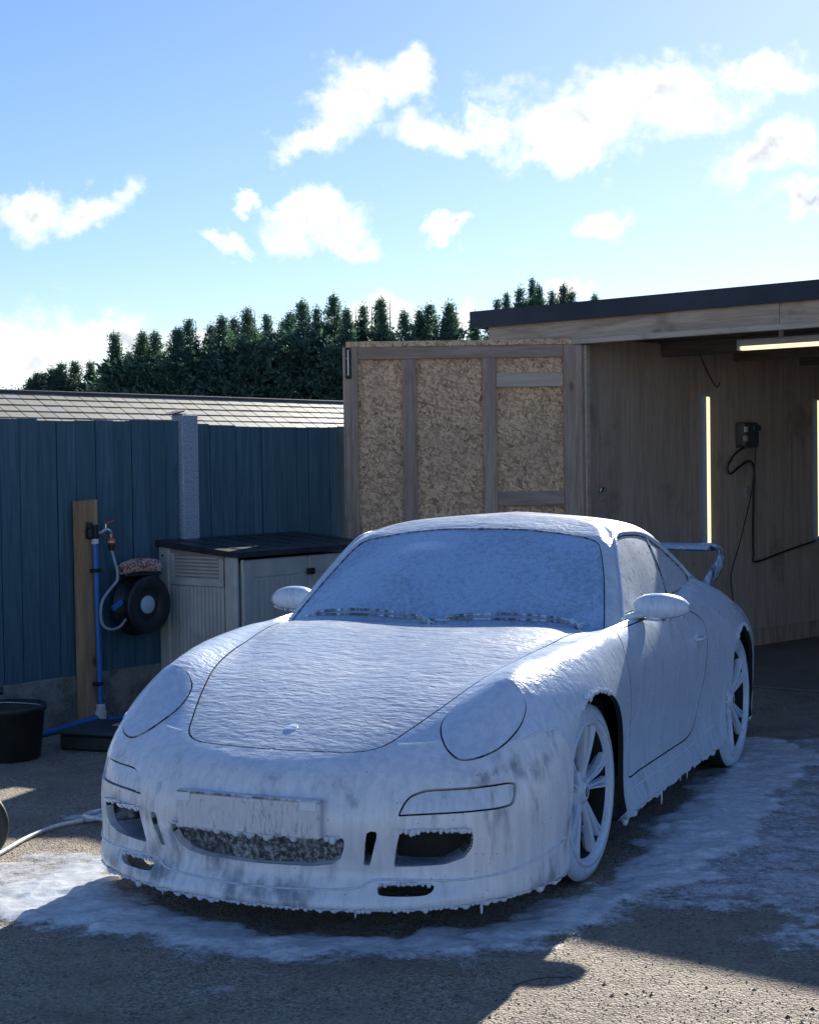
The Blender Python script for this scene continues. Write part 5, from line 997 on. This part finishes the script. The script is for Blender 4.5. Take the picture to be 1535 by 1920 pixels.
# ------------------------------------------------------------------ foam and grit on the ground
def build_ground_foam():
    dense = [[(-1.55, 5.62), (-1.48, 5.40), (-1.32, 5.22), (-1.18, 5.12), (-.95, 5.02), (-.62, 4.84), (-.40, 4.76), (-.12, 4.82), (.14, 4.82), (.42, 4.96), (.66, 5.14), (.98, 5.48), (1.25, 5.95), (1.50, 6.5), (1.80, 7.2), (2.15, 7.9), (2.1, 8.5), (1.7, 8.5), (1.45, 7.6), (1.1, 6.9), (.82, 6.1), (.66, 5.6), (.45, 5.40), (.2, 5.12), (-.1, 5.06), (-.45, 5.12), (-.8, 5.35), (-1.05, 5.62), (-1.10, 5.95), (-1.14, 6.22), (-1.24, 6.15), (-1.38, 5.85)],
             [(-1.55, 6.85), (-1.1, 6.5), (-.75, 6.6), (-.7, 7.1), (-1.05, 7.25)]]
    light = [[(-1.1, 5.0), (-.6, 4.66), (-.1, 4.66), (.4, 4.78), (.75, 5.05), (1.05, 5.15), (1.5, 5.25), (2.0, 5.6), (2.4, 6.6), (2.8, 7.6), (2.8, 8.7), (1.9, 8.7), (1.2, 7.4), (.8, 6.0), (.3, 5.2), (-.6, 5.1)],
             [(.95, 4.85), (1.4, 4.75), (1.55, 5.2), (1.2, 5.35)], [(.44, 4.84), (.70, 4.80), (.74, 4.92), (.5, 4.96)], [(-.62, 4.50), (-.25, 4.52), (-.3, 4.66), (-.6, 4.66)], [(-1.32, 5.05), (-1.05, 5.05), (-1.0, 5.22), (-1.3, 5.2)],
             [(-1.9, 5.5), (-1.3, 5.3), (-1.1, 5.6), (-1.2, 6.2), (-1.5, 6.3), (-1.9, 6.1)]]
    x0, x1, y0, y1, st = -2.2, 2.9, 4.35, 9.0, .016; nx, ny = int((x1 - x0) / st), int((y1 - y0) / st)
    X, Y = np.meshgrid(np.linspace(x0, x1, nx), np.linspace(y0, y1, ny), indexing='ij'); pts = np.stack([X, Y], -1).reshape(-1, 2)
    def sd(poly):
        poly = np.array(poly); d = np.full(len(pts), 1e9)
        for i in range(len(poly)):
            a, b = poly[i], poly[(i + 1) % len(poly)]; ab = b - a; t = np.clip(((pts - a) @ ab) / (ab @ ab), 0, 1); d = np.minimum(d, np.linalg.norm(pts - a - t[:, None] * ab, axis=1))
        return np.where(inside(poly, pts), d, -d)
    def fbm(sc, oct=4, seed=0):
        rng = np.random.RandomState(seed); out = np.zeros(len(pts)); amp = 1; tot = 0
        for o in range(oct):
            T = rng.rand(128, 128); p = (pts * sc * 2 ** o + seed * 7.7) ; i = np.floor(p).astype(int); f = p - i; f = f * f * (3 - 2 * f)
            g = lambda a, b: T[(i[:, 0] + a) % 128, (i[:, 1] + b) % 128]
            out += amp * ((g(0, 0) * (1 - f[:, 0]) + g(1, 0) * f[:, 0]) * (1 - f[:, 1]) + (g(0, 1) * (1 - f[:, 0]) + g(1, 1) * f[:, 0]) * f[:, 1]); tot += amp; amp *= .55
        return out / tot
    n1 = fbm(4, 5, 1) - .5; n2 = fbm(11, 4, 2) - .5; cov = np.zeros(len(pts))
    for p in dense: d = sd(p) + n1 * .30 + n2 * .10; cov = np.maximum(cov, np.clip((d + .06) / .18, 0, 1) * (.95 + .45 * n2))
    for p in light: d = sd(p) + n1 * .45 + n2 * .2; cov = np.maximum(cov, .60 * np.clip((d + .08) / .25, 0, 1) + .26 * n2 * (d > 0))
    cov = np.clip(cov, 0, 1).reshape(nx, ny); hgt = .003 + .030 * np.clip(cov - .35, 0, 1) * (.25 + 1.5 * fbm(14, 4, 5).reshape(nx, ny) ** 1.5) + .0008 * fbm(60, 2, 4).reshape(nx, ny)
    act = cov > .012; idx = -np.ones((nx, ny), int); q = act[:-1, :-1] | act[1:, :-1] | act[1:, 1:] | act[:-1, 1:]; need = np.zeros((nx, ny), bool)
    for a, b in ((0, 0), (1, 0), (1, 1), (0, 1)): need[a:nx - 1 + a, b:ny - 1 + b] |= q
    idx[need] = np.arange(need.sum()); V = np.stack([X[need], Y[need], hgt[need]], 1); I, J = np.where(q); F = np.stack([idx[I, J], idx[I + 1, J], idx[I + 1, J + 1], idx[I, J + 1]], 1)
    me = bpy.data.meshes.new('foam_puddle'); me.from_pydata(V.tolist(), [], F.tolist()); me.polygons.foreach_set('use_smooth', [True] * len(F)); me.materials.append(M['ground_foam'])
    at = me.attributes.new('cover', 'FLOAT', 'POINT'); at.data.foreach_set('value', cov[need].astype(np.float32)); me.update()
    o = bpy.data.objects.new('foam_puddle', me); C.objects.link(o); tag(o, 'white foam spread over the ground round the car', 'foam', kind='stuff')
build_ground_foam()
def build_gravel():
    rnd = random.Random(21); mb = MB()
    base = [Vector(p).normalized() for p in ((1, 0, 0), (-1, 0, 0), (0, 1, 0), (0, -1, 0), (0, 0, 1))]; fs = [(0, 2, 4), (2, 1, 4), (1, 3, 4), (3, 0, 4)]
    for k in range(15000):
        y = 3.9 + 4.6 * rnd.random() ** 1.6; x = rnd.uniform(-.31, .34) * y
        s = rnd.uniform(.0012, .0038) * (2.2 if rnd.random() < .035 else 1); r = rnd.uniform(0, 6.28); c, n = math.cos(r), math.sin(r); ax, ay, az = rnd.uniform(.7, 1.4), rnd.uniform(.7, 1.3), rnd.uniform(.5, 1.1)
        mb.add([(x + s * (v.x * ax * c - v.y * ay * n), y + s * (v.x * ax * n + v.y * ay * c), .0005 + s * v.z * az) for v in base], fs)
    o = mb.build('grit', 'gravel', recalc=False); tag(o, 'loose grit scattered over the worn ground', 'grit', kind='stuff')
build_gravel()

def build_puddles():
    rnd = random.Random(4)
    for (x, y, a, b, rz, lb) in ((1.55, 4.95, .20, .10, .2, 'thin wet puddle on the shaded ground at the right edge'),):
        n = 40; ph = [rnd.uniform(0, 6.28) for _ in range(4)]; v = [(0, 0, .002)]; w = []
        for k in range(n):
            t = 2 * math.pi * k / n; r = 1 + .22 * math.sin(2 * t + ph[0]) + .14 * math.sin(3 * t + ph[1]) + .09 * math.sin(7 * t + ph[2]) + .05 * math.sin(13 * t + ph[3]); v.append((a * r * math.cos(t), b * r * math.sin(t), .0018)); w.append((a * r * 1.03 * math.cos(t), b * r * 1.03 * math.sin(t), .0002))
        mb = MB(); mb.add(v, [(0, 1 + k, 1 + (k + 1) % n) for k in range(n)], True); mb.add(v[1:] + w, [(k, n + k, n + (k + 1) % n, (k + 1) % n) for k in range(n)], True); o = mb.build('puddle', 'water'); o.location = (x, y, .0022); o.rotation_euler = (0, 0, rz); tag(o, lb, 'puddle')
build_puddles()
